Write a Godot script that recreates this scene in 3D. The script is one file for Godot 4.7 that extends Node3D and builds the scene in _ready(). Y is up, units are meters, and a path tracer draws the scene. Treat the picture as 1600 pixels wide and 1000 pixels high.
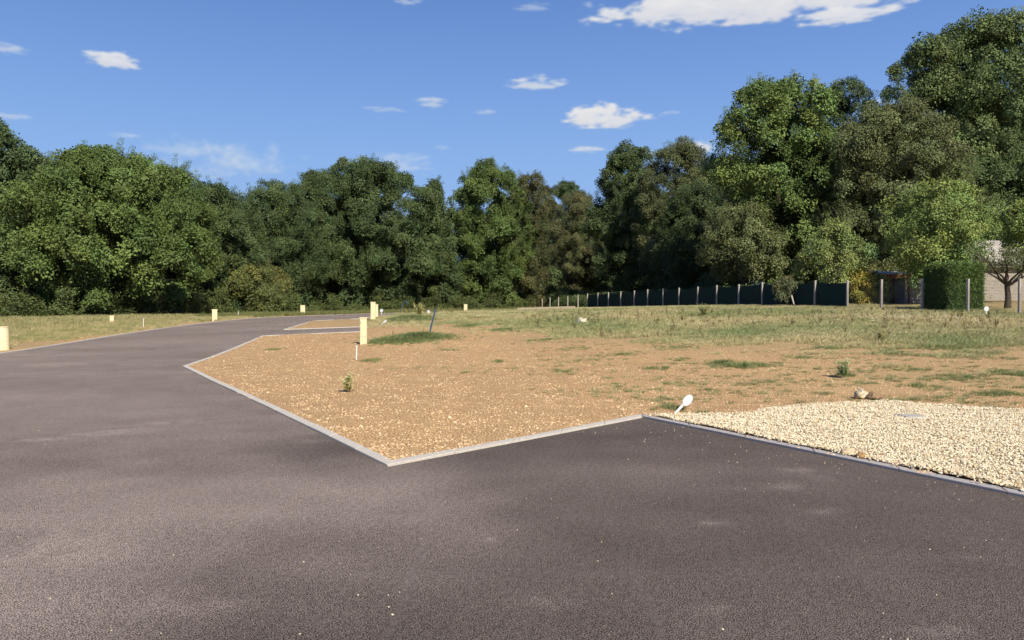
extends Node3D
# A new housing plot: asphalt road and kerbs, bare soil lot, gravel drive, fence and a wood behind.
# Plan coordinates are (X to the side, D away from the camera); world z = -D.

const F := 1250.0        # focal length in photo pixels
const HY := 478.0        # row of the level horizon in the photo
const EYE := 1.6
var rng := RandomNumberGenerator.new()
var used_names := {}
var M := {}
var n_big := FastNoiseLite.new()
var n_mid := FastNoiseLite.new()
var n_fine := FastNoiseLite.new()
var road := PackedVector2Array()
var gravel := PackedVector2Array()
var far_gravel := PackedVector2Array([Vector2(0.5, 78), Vector2(6.2, 76), Vector2(6.8, 90), Vector2(4, 93), Vector2(0.7, 92)])
var spray := {}
var lime_stone: Array = []

# ---------------------------------------------------------------- terrain
func sst(a: float, b: float, x: float) -> float:
	var t := clampf((x - a) / (b - a), 0.0, 1.0)
	return t * t * (3.0 - 2.0 * t)

func gh(x: float, d: float) -> float:
	var xc := 45.0 * tanh(x / 45.0)
	return 1.05 * sst(15, 60, d) + (0.032 if x > 0.0 else 0.018) * xc * sst(6, 28, d)

func soil_h(x: float, d: float) -> float:
	var far := sst(20, 60, d)
	return gh(x, d) + 0.014 + n_mid.get_noise_2d(x, d) * (0.012 + 0.05 * far) + n_fine.get_noise_2d(x, d) * 0.012

func gp(px: float, py: float) -> Vector2:          # a photo pixel's direction, met with the terrain
	var p := atan((500.0 - HY) / F)
	var x := (px - 800.0) / F
	var y := (500.0 - py) / F
	var dir := Vector3(x, y * cos(p) - sin(p), cos(p) + y * sin(p))
	var t := 2.0
	while t < 300.0:
		if EYE + dir.y * t < gh(dir.x * t, dir.z * t): break
		t += 0.03
	return Vector2(dir.x * t, dir.z * t)

func w3(p: Vector2, up := 0.0) -> Vector3:
	return Vector3(p.x, soil_h(p.x, p.y) + up, -p.y)

# ---------------------------------------------------------------- naming helpers
func numbered(called: String) -> String:
	var n: int = used_names.get(called, 0)
	used_names[called] = n + 1
	return called if n == 0 else "%s_%03d" % [called, n]

func tag(o: Node, label: String, category := "", group := "", kind := "") -> Node:
	if label: o.set_meta("label", label)
	if category: o.set_meta("category", category)
	if group: o.set_meta("group", group)
	if kind: o.set_meta("kind", kind)
	return o

func base(called: String, at: Vector3, turn := 0.0) -> Node3D:
	var o := Node3D.new()
	o.name = numbered(called)
	add_child(o)
	o.position = at
	o.rotation.y = turn
	return o

func put(called: String, mesh: Mesh, mat: Material, parent: Node = null) -> MeshInstance3D:
	var o := MeshInstance3D.new()
	o.mesh = mesh
	o.material_override = mat
	if parent == null or parent == self:
		o.name = numbered(called)
		add_child(o)
	else:
		o.name = called
		parent.add_child(o, true)
	return o

func many(called: String, mesh: Mesh, mat: Material, buf: PackedFloat32Array, parent: Node = null) -> MultiMeshInstance3D:
	var mm := MultiMesh.new()
	mm.transform_format = MultiMesh.TRANSFORM_3D
	mm.use_colors = true
	mm.mesh = mesh
	mm.instance_count = buf.size() / 16
	mm.buffer = buf
	var o := MultiMeshInstance3D.new()
	o.multimesh = mm
	o.material_override = mat
	if parent == null:
		o.name = numbered(called)
		add_child(o)
	else:
		o.name = called
		parent.add_child(o, true)
	return o

func push(buf: PackedFloat32Array, b: Basis, o: Vector3, c: Color) -> void:
	buf.append_array(PackedFloat32Array([b.x.x, b.y.x, b.z.x, o.x, b.x.y, b.y.y, b.z.y, o.y, b.x.z, b.y.z, b.z.z, o.z, c.r, c.g, c.b, 1.0]))

# ---------------------------------------------------------------- mesh helpers
func begin() -> SurfaceTool:
	var st := SurfaceTool.new()
	st.begin(Mesh.PRIMITIVE_TRIANGLES)
	return st

func tri(st: SurfaceTool, a: Vector3, b: Vector3, c: Vector3) -> void:
	st.add_vertex(a); st.add_vertex(b); st.add_vertex(c)

func quad(st: SurfaceTool, a: Vector3, b: Vector3, c: Vector3, d: Vector3) -> void:
	tri(st, a, b, c); tri(st, a, c, d)

func finish(st: SurfaceTool) -> ArrayMesh:
	st.generate_normals()
	return st.commit()

# a tapered tube along points; radii per point; smooth round the section
func tube(st: SurfaceTool, pts: Array, radii: Array, sides := 7, cap := true) -> void:
	st.set_smooth_group(0)
	var rings: Array = []
	for i in pts.size():
		var dir: Vector3 = (pts[mini(i + 1, pts.size() - 1)] - pts[maxi(i - 1, 0)]).normalized()
		var ref := Vector3.RIGHT if absf(dir.x) < 0.8 else Vector3.UP
		var u := dir.cross(ref).normalized()
		var v := dir.cross(u)
		var ring: Array = []
		for k in sides:
			var a := TAU * k / sides
			ring.append(pts[i] + (u * cos(a) + v * sin(a)) * radii[i])
		rings.append(ring)
	for i in pts.size() - 1:
		for k in sides:
			var k2 := (k + 1) % sides
			quad(st, rings[i][k], rings[i][k2], rings[i + 1][k2], rings[i + 1][k])
	if cap:
		st.set_smooth_group(-1)
		for k in range(1, sides - 1):
			tri(st, rings[-1][0], rings[-1][k], rings[-1][k + 1])
			tri(st, rings[0][0], rings[0][k + 1], rings[0][k])

# box with chamfered edges, centred on c
func cbox(st: SurfaceTool, c: Vector3, s: Vector3, ch: float, b := Basis.IDENTITY) -> void:
	st.set_smooth_group(-1)
	var h := s * 0.5
	var f := func(p: Vector3) -> Vector3: return c + b * p
	for ax in 3:
		var a2 := (ax + 1) % 3
		var a3 := (ax + 2) % 3
		for sg in [-1.0, 1.0]:
			var v: Array = []
			for q in [[-1, -1], [1, -1], [1, 1], [-1, 1]]:
				var p := Vector3.ZERO
				p[ax] = sg * h[ax]
				p[a2] = q[0] * (h[a2] - ch)
				p[a3] = q[1] * (h[a3] - ch)
				v.append(f.call(p))
			if sg > 0: quad(st, v[3], v[2], v[1], v[0])
			else: quad(st, v[0], v[1], v[2], v[3])
		for sa in [-1.0, 1.0]:                       # edges parallel to ax
			for sb in [-1.0, 1.0]:
				var e: Array = []
				for q in [[-1.0, 0], [1.0, 0], [1.0, 1], [-1.0, 1]]:
					var p := Vector3.ZERO
					p[ax] = q[0] * (h[ax] - ch)
					p[a2] = sa * (h[a2] - (ch if q[1] == 0 else 0.0))
					p[a3] = sb * (h[a3] - (0.0 if q[1] == 0 else ch))
					e.append(f.call(p))
				if sa * sb > 0: quad(st, e[0], e[1], e[2], e[3])
				else: quad(st, e[3], e[2], e[1], e[0])
	for sx in [-1.0, 1.0]:
		for sy in [-1.0, 1.0]:
			for sz in [-1.0, 1.0]:
				var k := Vector3(sx, sy, sz)
				var a: Vector3 = f.call(k * Vector3(h.x, h.y - ch, h.z - ch))
				var bb: Vector3 = f.call(k * Vector3(h.x - ch, h.y, h.z - ch))
				var cc: Vector3 = f.call(k * Vector3(h.x - ch, h.y - ch, h.z))
				if sx * sy * sz > 0: tri(st, a, cc, bb)
				else: tri(st, a, bb, cc)

func pebble(sd: int, flat: float) -> ArrayMesh:
	var r := RandomNumberGenerator.new()
	r.seed = sd
	var t := (1.0 + sqrt(5.0)) / 2.0
	var v: Array = [Vector3(-1, t, 0), Vector3(1, t, 0), Vector3(-1, -t, 0), Vector3(1, -t, 0), Vector3(0, -1, t), Vector3(0, 1, t), Vector3(0, -1, -t), Vector3(0, 1, -t), Vector3(t, 0, -1), Vector3(t, 0, 1), Vector3(-t, 0, -1), Vector3(-t, 0, 1)]
	for i in 12:
		v[i] = (v[i] as Vector3).normalized() * r.randf_range(0.34, 0.56) * Vector3(1.0, flat, 0.8)
	var st := begin()
	st.set_smooth_group(-1)
	for f in [[0, 11, 5], [0, 5, 1], [0, 1, 7], [0, 7, 10], [0, 10, 11], [1, 5, 9], [5, 11, 4], [11, 10, 2], [10, 7, 6], [7, 1, 8], [3, 9, 4], [3, 4, 2], [3, 2, 6], [3, 6, 8], [3, 8, 9], [4, 9, 5], [2, 4, 11], [6, 2, 10], [8, 6, 7], [9, 8, 1]]:
		tri(st, v[f[0]], v[f[2]], v[f[1]])
	return finish(st)

func rnd_basis(r: RandomNumberGenerator, s: float) -> Basis:
	return Basis(Vector3.UP, r.randf() * TAU) * Basis(Vector3.RIGHT, r.randf_range(-0.5, 0.5)) * Basis(Vector3.FORWARD, r.randf_range(-0.5, 0.5)) * Basis.from_scale(Vector3.ONE * s)

# ---------------------------------------------------------------- materials
func mat(c: Color, rough := 0.85, spec := 0.4) -> StandardMaterial3D:      # c in linear values
	var m := StandardMaterial3D.new()
	m.albedo_color = c.linear_to_srgb()
	m.roughness = rough
	m.metallic_specular = spec
	return m

func tinted(rough := 0.85, spec := 0.3) -> StandardMaterial3D:            # colour comes from vertices and copies
	var m := mat(Color(1, 1, 1), rough, spec)
	m.vertex_color_use_as_albedo = true
	return m

func noise_img(freq: float, size: int, sd: int, type := FastNoiseLite.TYPE_SIMPLEX_SMOOTH, oct := 3) -> Image:
	var n := FastNoiseLite.new()
	n.noise_type = type
	n.seed = sd
	n.frequency = freq
	n.fractal_octaves = oct
	return n.get_seamless_image(size, size)

# grain: mean grey-brown multiplier with light flecks and dark specks
func grain_tex(size: int, sd: int, f1: float, f2: float, lo: Color, hi: Color, fleck: Color, fleck_at: float, dark_at := 0.0) -> ImageTexture:
	var a := noise_img(f1, size, sd).get_data()
	var b := noise_img(f2, size, sd + 7).get_data()
	var c := noise_img(f1 * 1.7, size, sd + 13, FastNoiseLite.TYPE_SIMPLEX, 1).get_data()
	var out := PackedByteArray()
	out.resize(size * size * 3)
	for i in size * size:
		var t := clampf(a[i] / 255.0 * 0.6 + b[i] / 255.0 * 0.4, 0.0, 1.0)
		var col := lo.lerp(hi, t)
		var q := c[i] / 255.0
		if q > fleck_at: col = col.lerp(fleck, clampf((q - fleck_at) * 9.0, 0.0, 1.0))
		elif q < dark_at: col = col.lerp(lo * 0.55, clampf((dark_at - q) * 9.0, 0.0, 1.0))
		out[i * 3] = int(clampf(col.r, 0, 1) * 255.0)
		out[i * 3 + 1] = int(clampf(col.g, 0, 1) * 255.0)
		out[i * 3 + 2] = int(clampf(col.b, 0, 1) * 255.0)
	var im := Image.create_from_data(size, size, false, Image.FORMAT_RGB8, out)
	im.generate_mipmaps()
	return ImageTexture.create_from_image(im)

func bump_tex(freq: float, size: int, sd: int, strength: float) -> ImageTexture:
	var im := noise_img(freq, size, sd)
	im.convert(Image.FORMAT_RGBA8)
	im.bump_map_to_normal_map(strength)
	return ImageTexture.create_from_image(im)

# worn and dusty places and a paler left side on the asphalt, as a multiplier over its plan (X -20..14, D -4..40)
func stain_tone_tex() -> ImageTexture:
	var W := 640
	var big := FastNoiseLite.new(); big.seed = 31; big.frequency = 0.16; big.fractal_octaves = 4
	var str := FastNoiseLite.new(); str.seed = 32; str.frequency = 0.5; str.fractal_octaves = 4
	var marks: Array = []                       # scuffs and dust: pixel, half length, half width, strength
	for q in [[88, 570, 34, 2.2, .75], [60, 686, 60, 3, .35], [170, 676, 55, 3, .3], [260, 662, 60, 3, .25], [1210, 760, 60, 6, .25], [1250, 735, 55, 5, .22],
			[1285, 798, 30, 5, .3], [765, 846, 9, 4, .5], [1110, 818, 30, 3, .25], [1065, 815, 9, 3, .4], [1470, 985, 45, 6, .3], [640, 812, 20, 4, .22], [480, 690, 40, 3, .2],
			[300, 940, 120, 20, .16], [80, 860, 90, 30, .2], [500, 770, 30, 3, .18], [860, 940, 40, 8, .2], [1120, 955, 60, 8, .18], [1520, 870, 50, 8, .14], [1000, 690, 40, 3, .16], [1330, 745, 60, 5, .14]]:
		var c := gp(q[0], q[1]); var e := gp(q[0] + q[2], q[1] - q[2] * 0.05); var f := gp(q[0], q[1] - q[3])
		marks.append([c, maxf(0.05, c.distance_to(e)), maxf(0.05, c.distance_to(f)), q[4], (e - c).angle()])
	var sa := gp(-60, 693); var sb := gp(330, 655)     # the seam between two lanes of laying
	var sn := (sb - sa).orthogonal().normalized()
	var im := Image.create(W, W, false, Image.FORMAT_RGB8)
	for j in W:
		var d := -4.0 + 44.0 * (j + 0.5) / W
		for i in W:
			var x := -20.0 + 34.0 * (i + 0.5) / W
			var v := 0.68 + big.get_noise_2d(x * 0.7, d * 1.3) * 0.09 + str.get_noise_2d(x * 2.0, d * 2.0) * 0.05
			var p := Vector2(x, d)
			v += 0.23 * sst(1.5, -4, x + big.get_noise_2d(x + 50, d) * 5.0)      # paler towards the left, border broken by noise
			var sd := (p - sa).dot(sn) + str.get_noise_2d(x * .6, d * .6) * 0.1
			var along := (p - sa).dot((sb - sa).normalized())
			if absf(sd) < 0.05 and along < 5.2: v -= 0.05
			for m in marks:
				var r: Vector2 = (p - m[0])
				if absf(r.x) + absf(r.y) > 3.5 * (m[1] + m[2]): continue
				r = r.rotated(-m[4])
				var k := exp(-(r.x * r.x) / (m[1] * m[1]) - (r.y * r.y) / (m[2] * m[2]))
				if k > 0.02: v += m[3] * 0.6 * k * clampf(0.55 + str.get_noise_2d(x * 5.0, d * 5.0) * 1.6, 0.0, 1.3)
			v = clampf(v, 0, 1)
			im.set_pixel(i, j, Color(v, v * 0.985, v * 0.97))
	return ImageTexture.create_from_image(im)

func make_materials() -> void:
	var a := mat(Color(0.56, 0.48, 0.44), 0.92, 0.10)
	a.albedo_texture = grain_tex(1024, 3, 0.065, 0.02, Color(.40, .40, .40), Color(1.0, 1.0, 1.0), Color(1, .98, .95), 0.74, 0.25)
	a.uv1_scale = Vector3(0.75, 0.75, 1)
	a.normal_enabled = true
	a.normal_texture = bump_tex(0.14, 1024, 5, 5.0)
	a.normal_scale = 1.0
	a.detail_enabled = true
	a.detail_blend_mode = BaseMaterial3D.BLEND_MODE_MUL
	a.detail_uv_layer = BaseMaterial3D.DETAIL_UV_2
	a.detail_albedo = stain_tone_tex()
	M.asphalt = a
	var s := tinted(0.95, 0.15)
	s.albedo_texture = grain_tex(768, 11, 0.05, 0.012, Color(.70, .66, .60), Color(1, 1, 1), Color(1, 1, 1), 0.72, 0.22)
	s.uv1_scale = Vector3(0.42, 0.42, 1)
	s.normal_enabled = true
	s.normal_texture = bump_tex(0.05, 1024, 17, 6.0)
	s.normal_scale = 1.0
	M.soil = s
	var g := mat(Color(0.52, 0.43, 0.29), 0.95, 0.15)
	g.albedo_texture = grain_tex(512, 21, 0.09, 0.02, Color(.68, .66, .62), Color(1, 1, 1), Color(1, 1, 1), 0.75, 0.2)
	g.uv1_scale = Vector3(0.8, 0.8, 1)
	M.gravel = g
	M.stone = tinted(0.92, 0.2)
	var k := mat(Color(0.62, 0.58, 0.52), 0.9, 0.25)
	k.albedo_texture = grain_tex(512, 41, 0.06, 0.015, Color(.72, .71, .69), Color(1, 1, 1), Color(1, 1, 1), 0.9, 0.14)
	k.uv1_triplanar = true; k.uv1_world_triplanar = true; k.uv1_scale = Vector3(2, 2, 2)
	M.kerb = k
	var k2: StandardMaterial3D = k.duplicate()
	k2.albedo_color = Color(0.46, 0.43, 0.425).linear_to_srgb()
	M.kerb_grey = k2
	var lf := tinted(0.62, 0.35)
	lf.backlight = Color(0.68, 0.84, 0.38)
	M.leaf = lf
	var gr := tinted(0.8, 0.2)
	gr.backlight = Color(0.35, 0.38, 0.2)
	M.grass = gr
	var b := mat(Color(0.12, 0.095, 0.072), 0.95, 0.2)
	b.albedo_texture = grain_tex(256, 51, 0.05, 0.02, Color(.5, .5, .48), Color(1, 1, 1), Color(1, 1, .96), 0.8, 0.2)
	b.uv1_triplanar = true; b.uv1_scale = Vector3(1.5, 0.4, 1.5)
	M.bark = b
	var cr := mat(Color(0.72, 0.60, 0.38), 0.7, 0.4)
	cr.albedo_texture = grain_tex(256, 61, 0.02, 0.01, Color(.88, .87, .84), Color(1, 1, 1), Color(1, 1, 1), 0.9, 0.1)
	cr.uv1_triplanar = true; cr.uv1_scale = Vector3(1, 1, 1)
	M.cream = cr
	M.white = mat(Color(0.50, 0.50, 0.52), 0.55, 0.3)
	M.stake = mat(Color(0.55, 0.53, 0.50), 0.8)
	M.blue = mat(Color(0.04, 0.07, 0.13), 0.6, 0.4)
	var c := mat(Color(0.42, 0.385, 0.345), 0.95, 0.2)
	c.albedo_texture = grain_tex(256, 71, 0.06, 0.02, Color(.80, .79, .77), Color(1, 1, 1), Color(1, 1, 1), 0.85, 0.15)
	c.uv1_triplanar = true; c.uv1_world_triplanar = true; c.uv1_scale = Vector3(2, 2, 2)
	M.post = c
	M.net = mat(Color(0.018, 0.036, 0.033), 0.85, 0.15)
	M.wire = mat(Color(0.03, 0.06, 0.05), 0.6)
	var wl := mat(Color(0.30, 0.275, 0.24), 0.95, 0.2)
	wl.albedo_texture = cr.albedo_texture
	wl.uv1_triplanar = true; wl.uv1_world_triplanar = true; wl.uv1_scale = Vector3(0.4, 0.4, 0.4)
	M.wall = wl
	M.tile = tinted(0.9, 0.2)
	M.brown = mat(Color(0.17, 0.055, 0.035), 0.7)
	M.wood = mat(Color(0.24, 0.16, 0.10), 0.9)
	M.cover = mat(Color(0.33, 0.305, 0.27), 0.9)

# ---------------------------------------------------------------- sky
func make_sky() -> PanoramaSkyMaterial:
	var W := 2048
	var H := 2048
	var im := Image.create(W, H, false, Image.FORMAT_RGB8)
	var stops := [[0.0, Color8(176, 205, 240)], [5.0, Color8(166, 204, 254)], [10.0, Color8(154, 196, 254)], [16.0, Color8(130, 173, 240)], [22.0, Color8(108, 149, 220)], [40.0, Color8(84, 126, 200)], [90.0, Color8(62, 99, 172)]]
	for j in H:
		var el := 90.0 - 180.0 * (j + 0.5) / H
		var c: Color = Color8(150, 140, 125)
		if el >= 0.0:
			for k in stops.size() - 1:
				if el <= stops[k + 1][0]:
					c = (stops[k][1] as Color).lerp(stops[k + 1][1], (el - stops[k][0]) / (stops[k + 1][0] - stops[k][0]))
					break
		im.fill_rect(Rect2i(0, j, W, 1), c)
	var nz := FastNoiseLite.new(); nz.seed = 5; nz.frequency = 1.0; nz.fractal_octaves = 5; nz.fractal_gain = 0.55
	var list: Array = []        # azimuth, elevation, half width, half height (degrees), opacity, softness, flat base
	for q in [[1180, 10, 225, 34, 1.0, .55], [1320, 28, 70, 13, .95, .5], [1090, 18, 110, 20, .95, .6], [945, 185, 66, 20, 1.0, .4], [835, 133, 54, 15, .8, .6], [177, 97, 36, 12, .95, .5], [672, 163, 32, 11, .6, .7], [605, 172, 44, 6, .45, .8], [760, 177, 22, 5, .45, .8],
			[917, 235, 34, 7, .75, .6], [365, 258, 125, 44, .55, 1.6], [300, 240, 90, 22, .3, 1.3], [625, 258, 70, 26, .42, 1.2], [1095, 232, 30, 13, .9, .6], [1020, 240, 26, 7, .6, .6], [8, 77, 28, 9, .6, .6], [25, 184, 42, 6, .45, .8], [195, 213, 26, 5, .55, .8],
			[640, 4, 30, 8, .55, .7], [830, 15, 36, 8, .45, .8], [80, 265, 60, 22, .38, 1.2], [1215, 165, 20, 5, .4, .8], [690, 232, 16, 4, .35, .8], [1050, 178, 18, 4, .35, .8], [1370, 160, 18, 4, .5, .8]]:
		var az := rad_to_deg(atan((q[0] - 800.0) / F))
		var el := rad_to_deg(atan((HY - q[1]) / F * cos(deg_to_rad(az))))
		list.append([az, el, q[2] / F * 57.3 * 0.9, q[3] / F * 57.3, q[4], q[5]])
	rng.seed = 77
	for k in 60:                # the same fair-weather scraps all round
		var az := rng.randf_range(36, 324)
		if az > 180: az -= 360.0
		list.append([az, rng.randf_range(4, 50), rng.randf_range(1.0, 5.5), rng.randf_range(0.3, 1.2), rng.randf_range(0.4, 0.95), rng.randf_range(0.4, 1.2)])
	for k in 10:
		list.append([rng.randf_range(-35, 35), rng.randf_range(26, 60), rng.randf_range(2.0, 6), rng.randf_range(0.5, 1.6), rng.randf_range(0.5, 0.95), rng.randf_range(0.4, 1.0)])
	for c in list:
		var wid: float = c[2] / maxf(0.3, cos(deg_to_rad(c[1]))) * 1.7
		var x0 := int(floor((c[0] - wid) / 360.0 * W))
		var x1 := int(ceil((c[0] + wid) / 360.0 * W))
		var y0 := int(floor((90.0 - c[1] - c[3] * 2.0) / 180.0 * H))
		var y1 := int(ceil((90.0 - c[1] + c[3] * 2.0) / 180.0 * H))
		for j in range(maxi(0, y0), mini(H, y1 + 1)):
			var el := 90.0 - 180.0 * (j + 0.5) / H
			for i in range(x0, x1 + 1):
				var az := (i + 0.5) / W * 360.0
				var u: float = (az - c[0]) * cos(deg_to_rad(c[1])) / c[2]
				var v: float = (el - c[1]) / c[3]
				if v < 0.0: v *= 1.45
				var sx: float = c[0] * 1.7
				var wide: float = clampf(c[2] / 2.2, 0.8, 3.2)
				var n1: float = nz.get_noise_2d(u * wide + sx, v * 1.1) * 0.9 + 0.45 * nz.get_noise_2d(u * wide * 3.0 + sx + 50.0, v * 2.6 + 9.0)
				var n2: float = nz.get_noise_2d(u * wide * 0.45 + sx + 300.0, v * 0.5)
				var den: float = (1.3 if c[4] >= 0.95 else 0.85) - u * u - v * v + (n1 * 1.25 + n2 * 0.6)
				var k: float = sst(0.0, 0.35 + 0.9 * c[5], den) * c[4]
				if k < 0.01: continue
				var ii := posmod(i, W)
				var old := im.get_pixel(ii, j)
				var white := Color(0.90, 0.915, 0.96).lerp(Color(0.985, 0.985, 0.99), clampf(0.5 + v * 0.5 + n1 * 0.6, 0, 1))
				im.set_pixel(ii, j, old.lerp(white, k))
	var m := PanoramaSkyMaterial.new()
	m.panorama = ImageTexture.create_from_image(im)
	return m

# ---------------------------------------------------------------- ground
func lines(parts: Array) -> PackedFloat32Array:     # [[from, to, step at from, step at to], ...]
	var out := PackedFloat32Array()
	for p in parts:
		var x: float = p[0]
		while x < p[1] - 0.3 * p[3]:
			out.append(x)
			x += lerpf(p[2], p[3], clampf((x - p[0]) / (p[1] - p[0]), 0, 1))
	out.append(parts[-1][1])
	return out

func cover_of(x: float, d: float) -> float:         # how grown over the field is
	if x < -15.0: return clampf(0.85 * sst(-18.9, -20.2, x) * sst(-45, -30, x) + 0.2 + n_big.get_noise_2d(x * 2.0, d * 3.0) * 1.1, 0, 1)
	var start := lerpf(42.0, 16.5, sst(-6, 11, x)) + n_big.get_noise_2d(x * 0.6, d * 0.6) * 12.0
	return sst(start - 9.0, start + 16.0, d)

func soil_colour(x: float, d: float) -> Color:
	var c := cover_of(x, d)
	var n := n_big.get_noise_2d(x * 1.6 + 90, d * 1.6) * 0.5 + 0.5
	var n2 := n_mid.get_noise_2d(x * 2 + 40, d * 2) * 0.5 + 0.5
	var col := Color(0.60, 0.395, 0.20).lerp(Color(0.48, 0.31, 0.175), n).lerp(Color(0.64, 0.46, 0.265), 0.45 * n2)
	var dry := Color(0.36, 0.31, 0.165).lerp(Color(0.47, 0.365, 0.205), n2)
	col = col.lerp(dry, c * clampf(0.55 + n2 * 0.6, 0, 1))
	return col

func fence_x(d: float) -> float:
	if d < 90.0: return lerpf(23.07, 8.5, (d - 36.4) / 53.6)
	return lerpf(8.5, 0.7, (d - 90.0) / 42.0)

func build_ground() -> void:
	var xs := lines([[-900, -120, 130, 20], [-120, -40, 8, 1.2], [-40, -12, 1.0, 0.3], [-12, 12, 0.2, 0.2], [12, 30, 0.3, 0.8], [30, 120, 1.2, 8], [120, 900, 20, 130]])
	var ds := lines([[-300, -14, 60, 3], [-14, 3.4, 1.5, 0.5], [3.4, 22, 0.16, 0.18], [22, 60, 0.25, 0.6], [60, 130, 0.9, 3.0], [130, 1200, 6, 160]])
	var nx := xs.size()
	var nd := ds.size()
	var inside := PackedByteArray()
	inside.resize(nx * nd)
	for j in nd:
		for i in nx:
			if xs[i] > -20 and xs[i] < 14 and ds[j] > -13 and ds[j] < 97:
				inside[j * nx + i] = 1 if Geometry2D.is_point_in_polygon(Vector2(xs[i], ds[j]), road) else 0
	var so := begin()
	var ro := begin()
	var add := func(st: SurfaceTool, poly: PackedVector2Array, soil: bool) -> void:
		var idx := Geometry2D.triangulate_polygon(poly)
		for q in range(0, idx.size(), 3):
			var t := [poly[idx[q]], poly[idx[q + 1]], poly[idx[q + 2]]]
			if (t[1] - t[0]).cross(t[2] - t[0]) > 0: t = [t[0], t[2], t[1]]
			for k in [0, 2, 1]:
				var p: Vector2 = t[k]
				st.set_uv(p)
				if soil:
					st.set_color(soil_colour(p.x, p.y))
					st.set_normal(Vector3.UP)
					st.add_vertex(Vector3(p.x, soil_h(p.x, p.y), -p.y))
				else:
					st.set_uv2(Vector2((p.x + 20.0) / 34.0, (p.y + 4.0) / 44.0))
					st.set_normal(Vector3.UP)
					st.add_vertex(Vector3(p.x, gh(p.x, p.y), -p.y))
	for j in nd - 1:
		for i in nx - 1:
			var n := inside[j * nx + i] + inside[j * nx + i + 1] + inside[(j + 1) * nx + i] + inside[(j + 1) * nx + i + 1]
			var cell := PackedVector2Array([Vector2(xs[i], ds[j]), Vector2(xs[i + 1], ds[j]), Vector2(xs[i + 1], ds[j + 1]), Vector2(xs[i], ds[j + 1])])
			if n == 0: add.call(so, cell, true)
			elif n == 4: add.call(ro, cell, false)
			else:
				for p in Geometry2D.intersect_polygons(cell, road): add.call(ro, p, false)
				for p in Geometry2D.clip_polygons(cell, road): add.call(so, p, true)
	so.index(); so.generate_normals(); so.generate_tangents()
	ro.index(); ro.generate_normals(); ro.generate_tangents()
	tag(put("ground", so.commit(), M.soil), "tan stony soil of the plot and the dry field", "", "", "structure")
	tag(put("road", ro.commit(), M.asphalt), "dark grey asphalt road", "", "", "structure")

# a line of kerb stones with mitred corners; runs: [first point, last point, material, label]
func kerb_line(pts: Array, runs: Array) -> void:
	var wid := 0.13
	var inner: Array = []
	for i in pts.size():
		var a: Vector2 = (pts[i] - pts[maxi(i - 1, 0)]).normalized()
		var b: Vector2 = (pts[mini(i + 1, pts.size() - 1)] - pts[i]).normalized()
		if i == 0: a = b
		if i == pts.size() - 1: b = a
		var m := (a.orthogonal() + b.orthogonal()).normalized()
		inner.append(pts[i] + m * wid / maxf(0.35, m.dot(a.orthogonal())))
	for run in runs:
		var k := base("kerb", Vector3.ZERO)
		tag(k, run[3], "", "", "structure")
		for s in range(run[0], run[1]):
			var a: Vector2 = pts[s]; var b: Vector2 = pts[s + 1]
			var ia: Vector2 = inner[s]; var ib: Vector2 = inner[s + 1]
			var n := maxi(1, int(round(a.distance_to(b))))
			var gap := 0.004 / a.distance_to(b)
			for i in n:
				var t0 := float(i) / n + gap; var t1 := float(i + 1) / n - gap
				var q: Array = [a.lerp(b, t0), a.lerp(b, t1), ia.lerp(ib, t1), ia.lerp(ib, t0)]
				var mid: Vector2 = (q[0] + q[1] + q[2] + q[3]) * 0.25
				var o := Vector3(mid.x, gh(mid.x, mid.y) + 0.026 + rng.randf_range(-.003, .003), -mid.y)
				var rings: Array = []
				for lv in [[0.0, 0.008], [-0.008, 0.0], [-0.22, 0.0]]:
					var ring: Array = []
					for p in q:
						var c: Vector2 = p + (mid - p).normalized() * lv[1] * 1.4
						ring.append(Vector3(c.x, gh(p.x, p.y) - gh(mid.x, mid.y) + lv[0], -c.y) - Vector3(mid.x, 0, -mid.y))
					rings.append(ring)
				var st := begin()
				st.set_smooth_group(-1)
				quad(st, rings[0][3], rings[0][2], rings[0][1], rings[0][0])
				for lv in 2:
					for e in 4:
						var f := (e + 1) % 4
						quad(st, rings[lv][e], rings[lv][f], rings[lv + 1][f], rings[lv + 1][e])
				put("kerb_stone", finish(st), run[2], k).position = o

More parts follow.
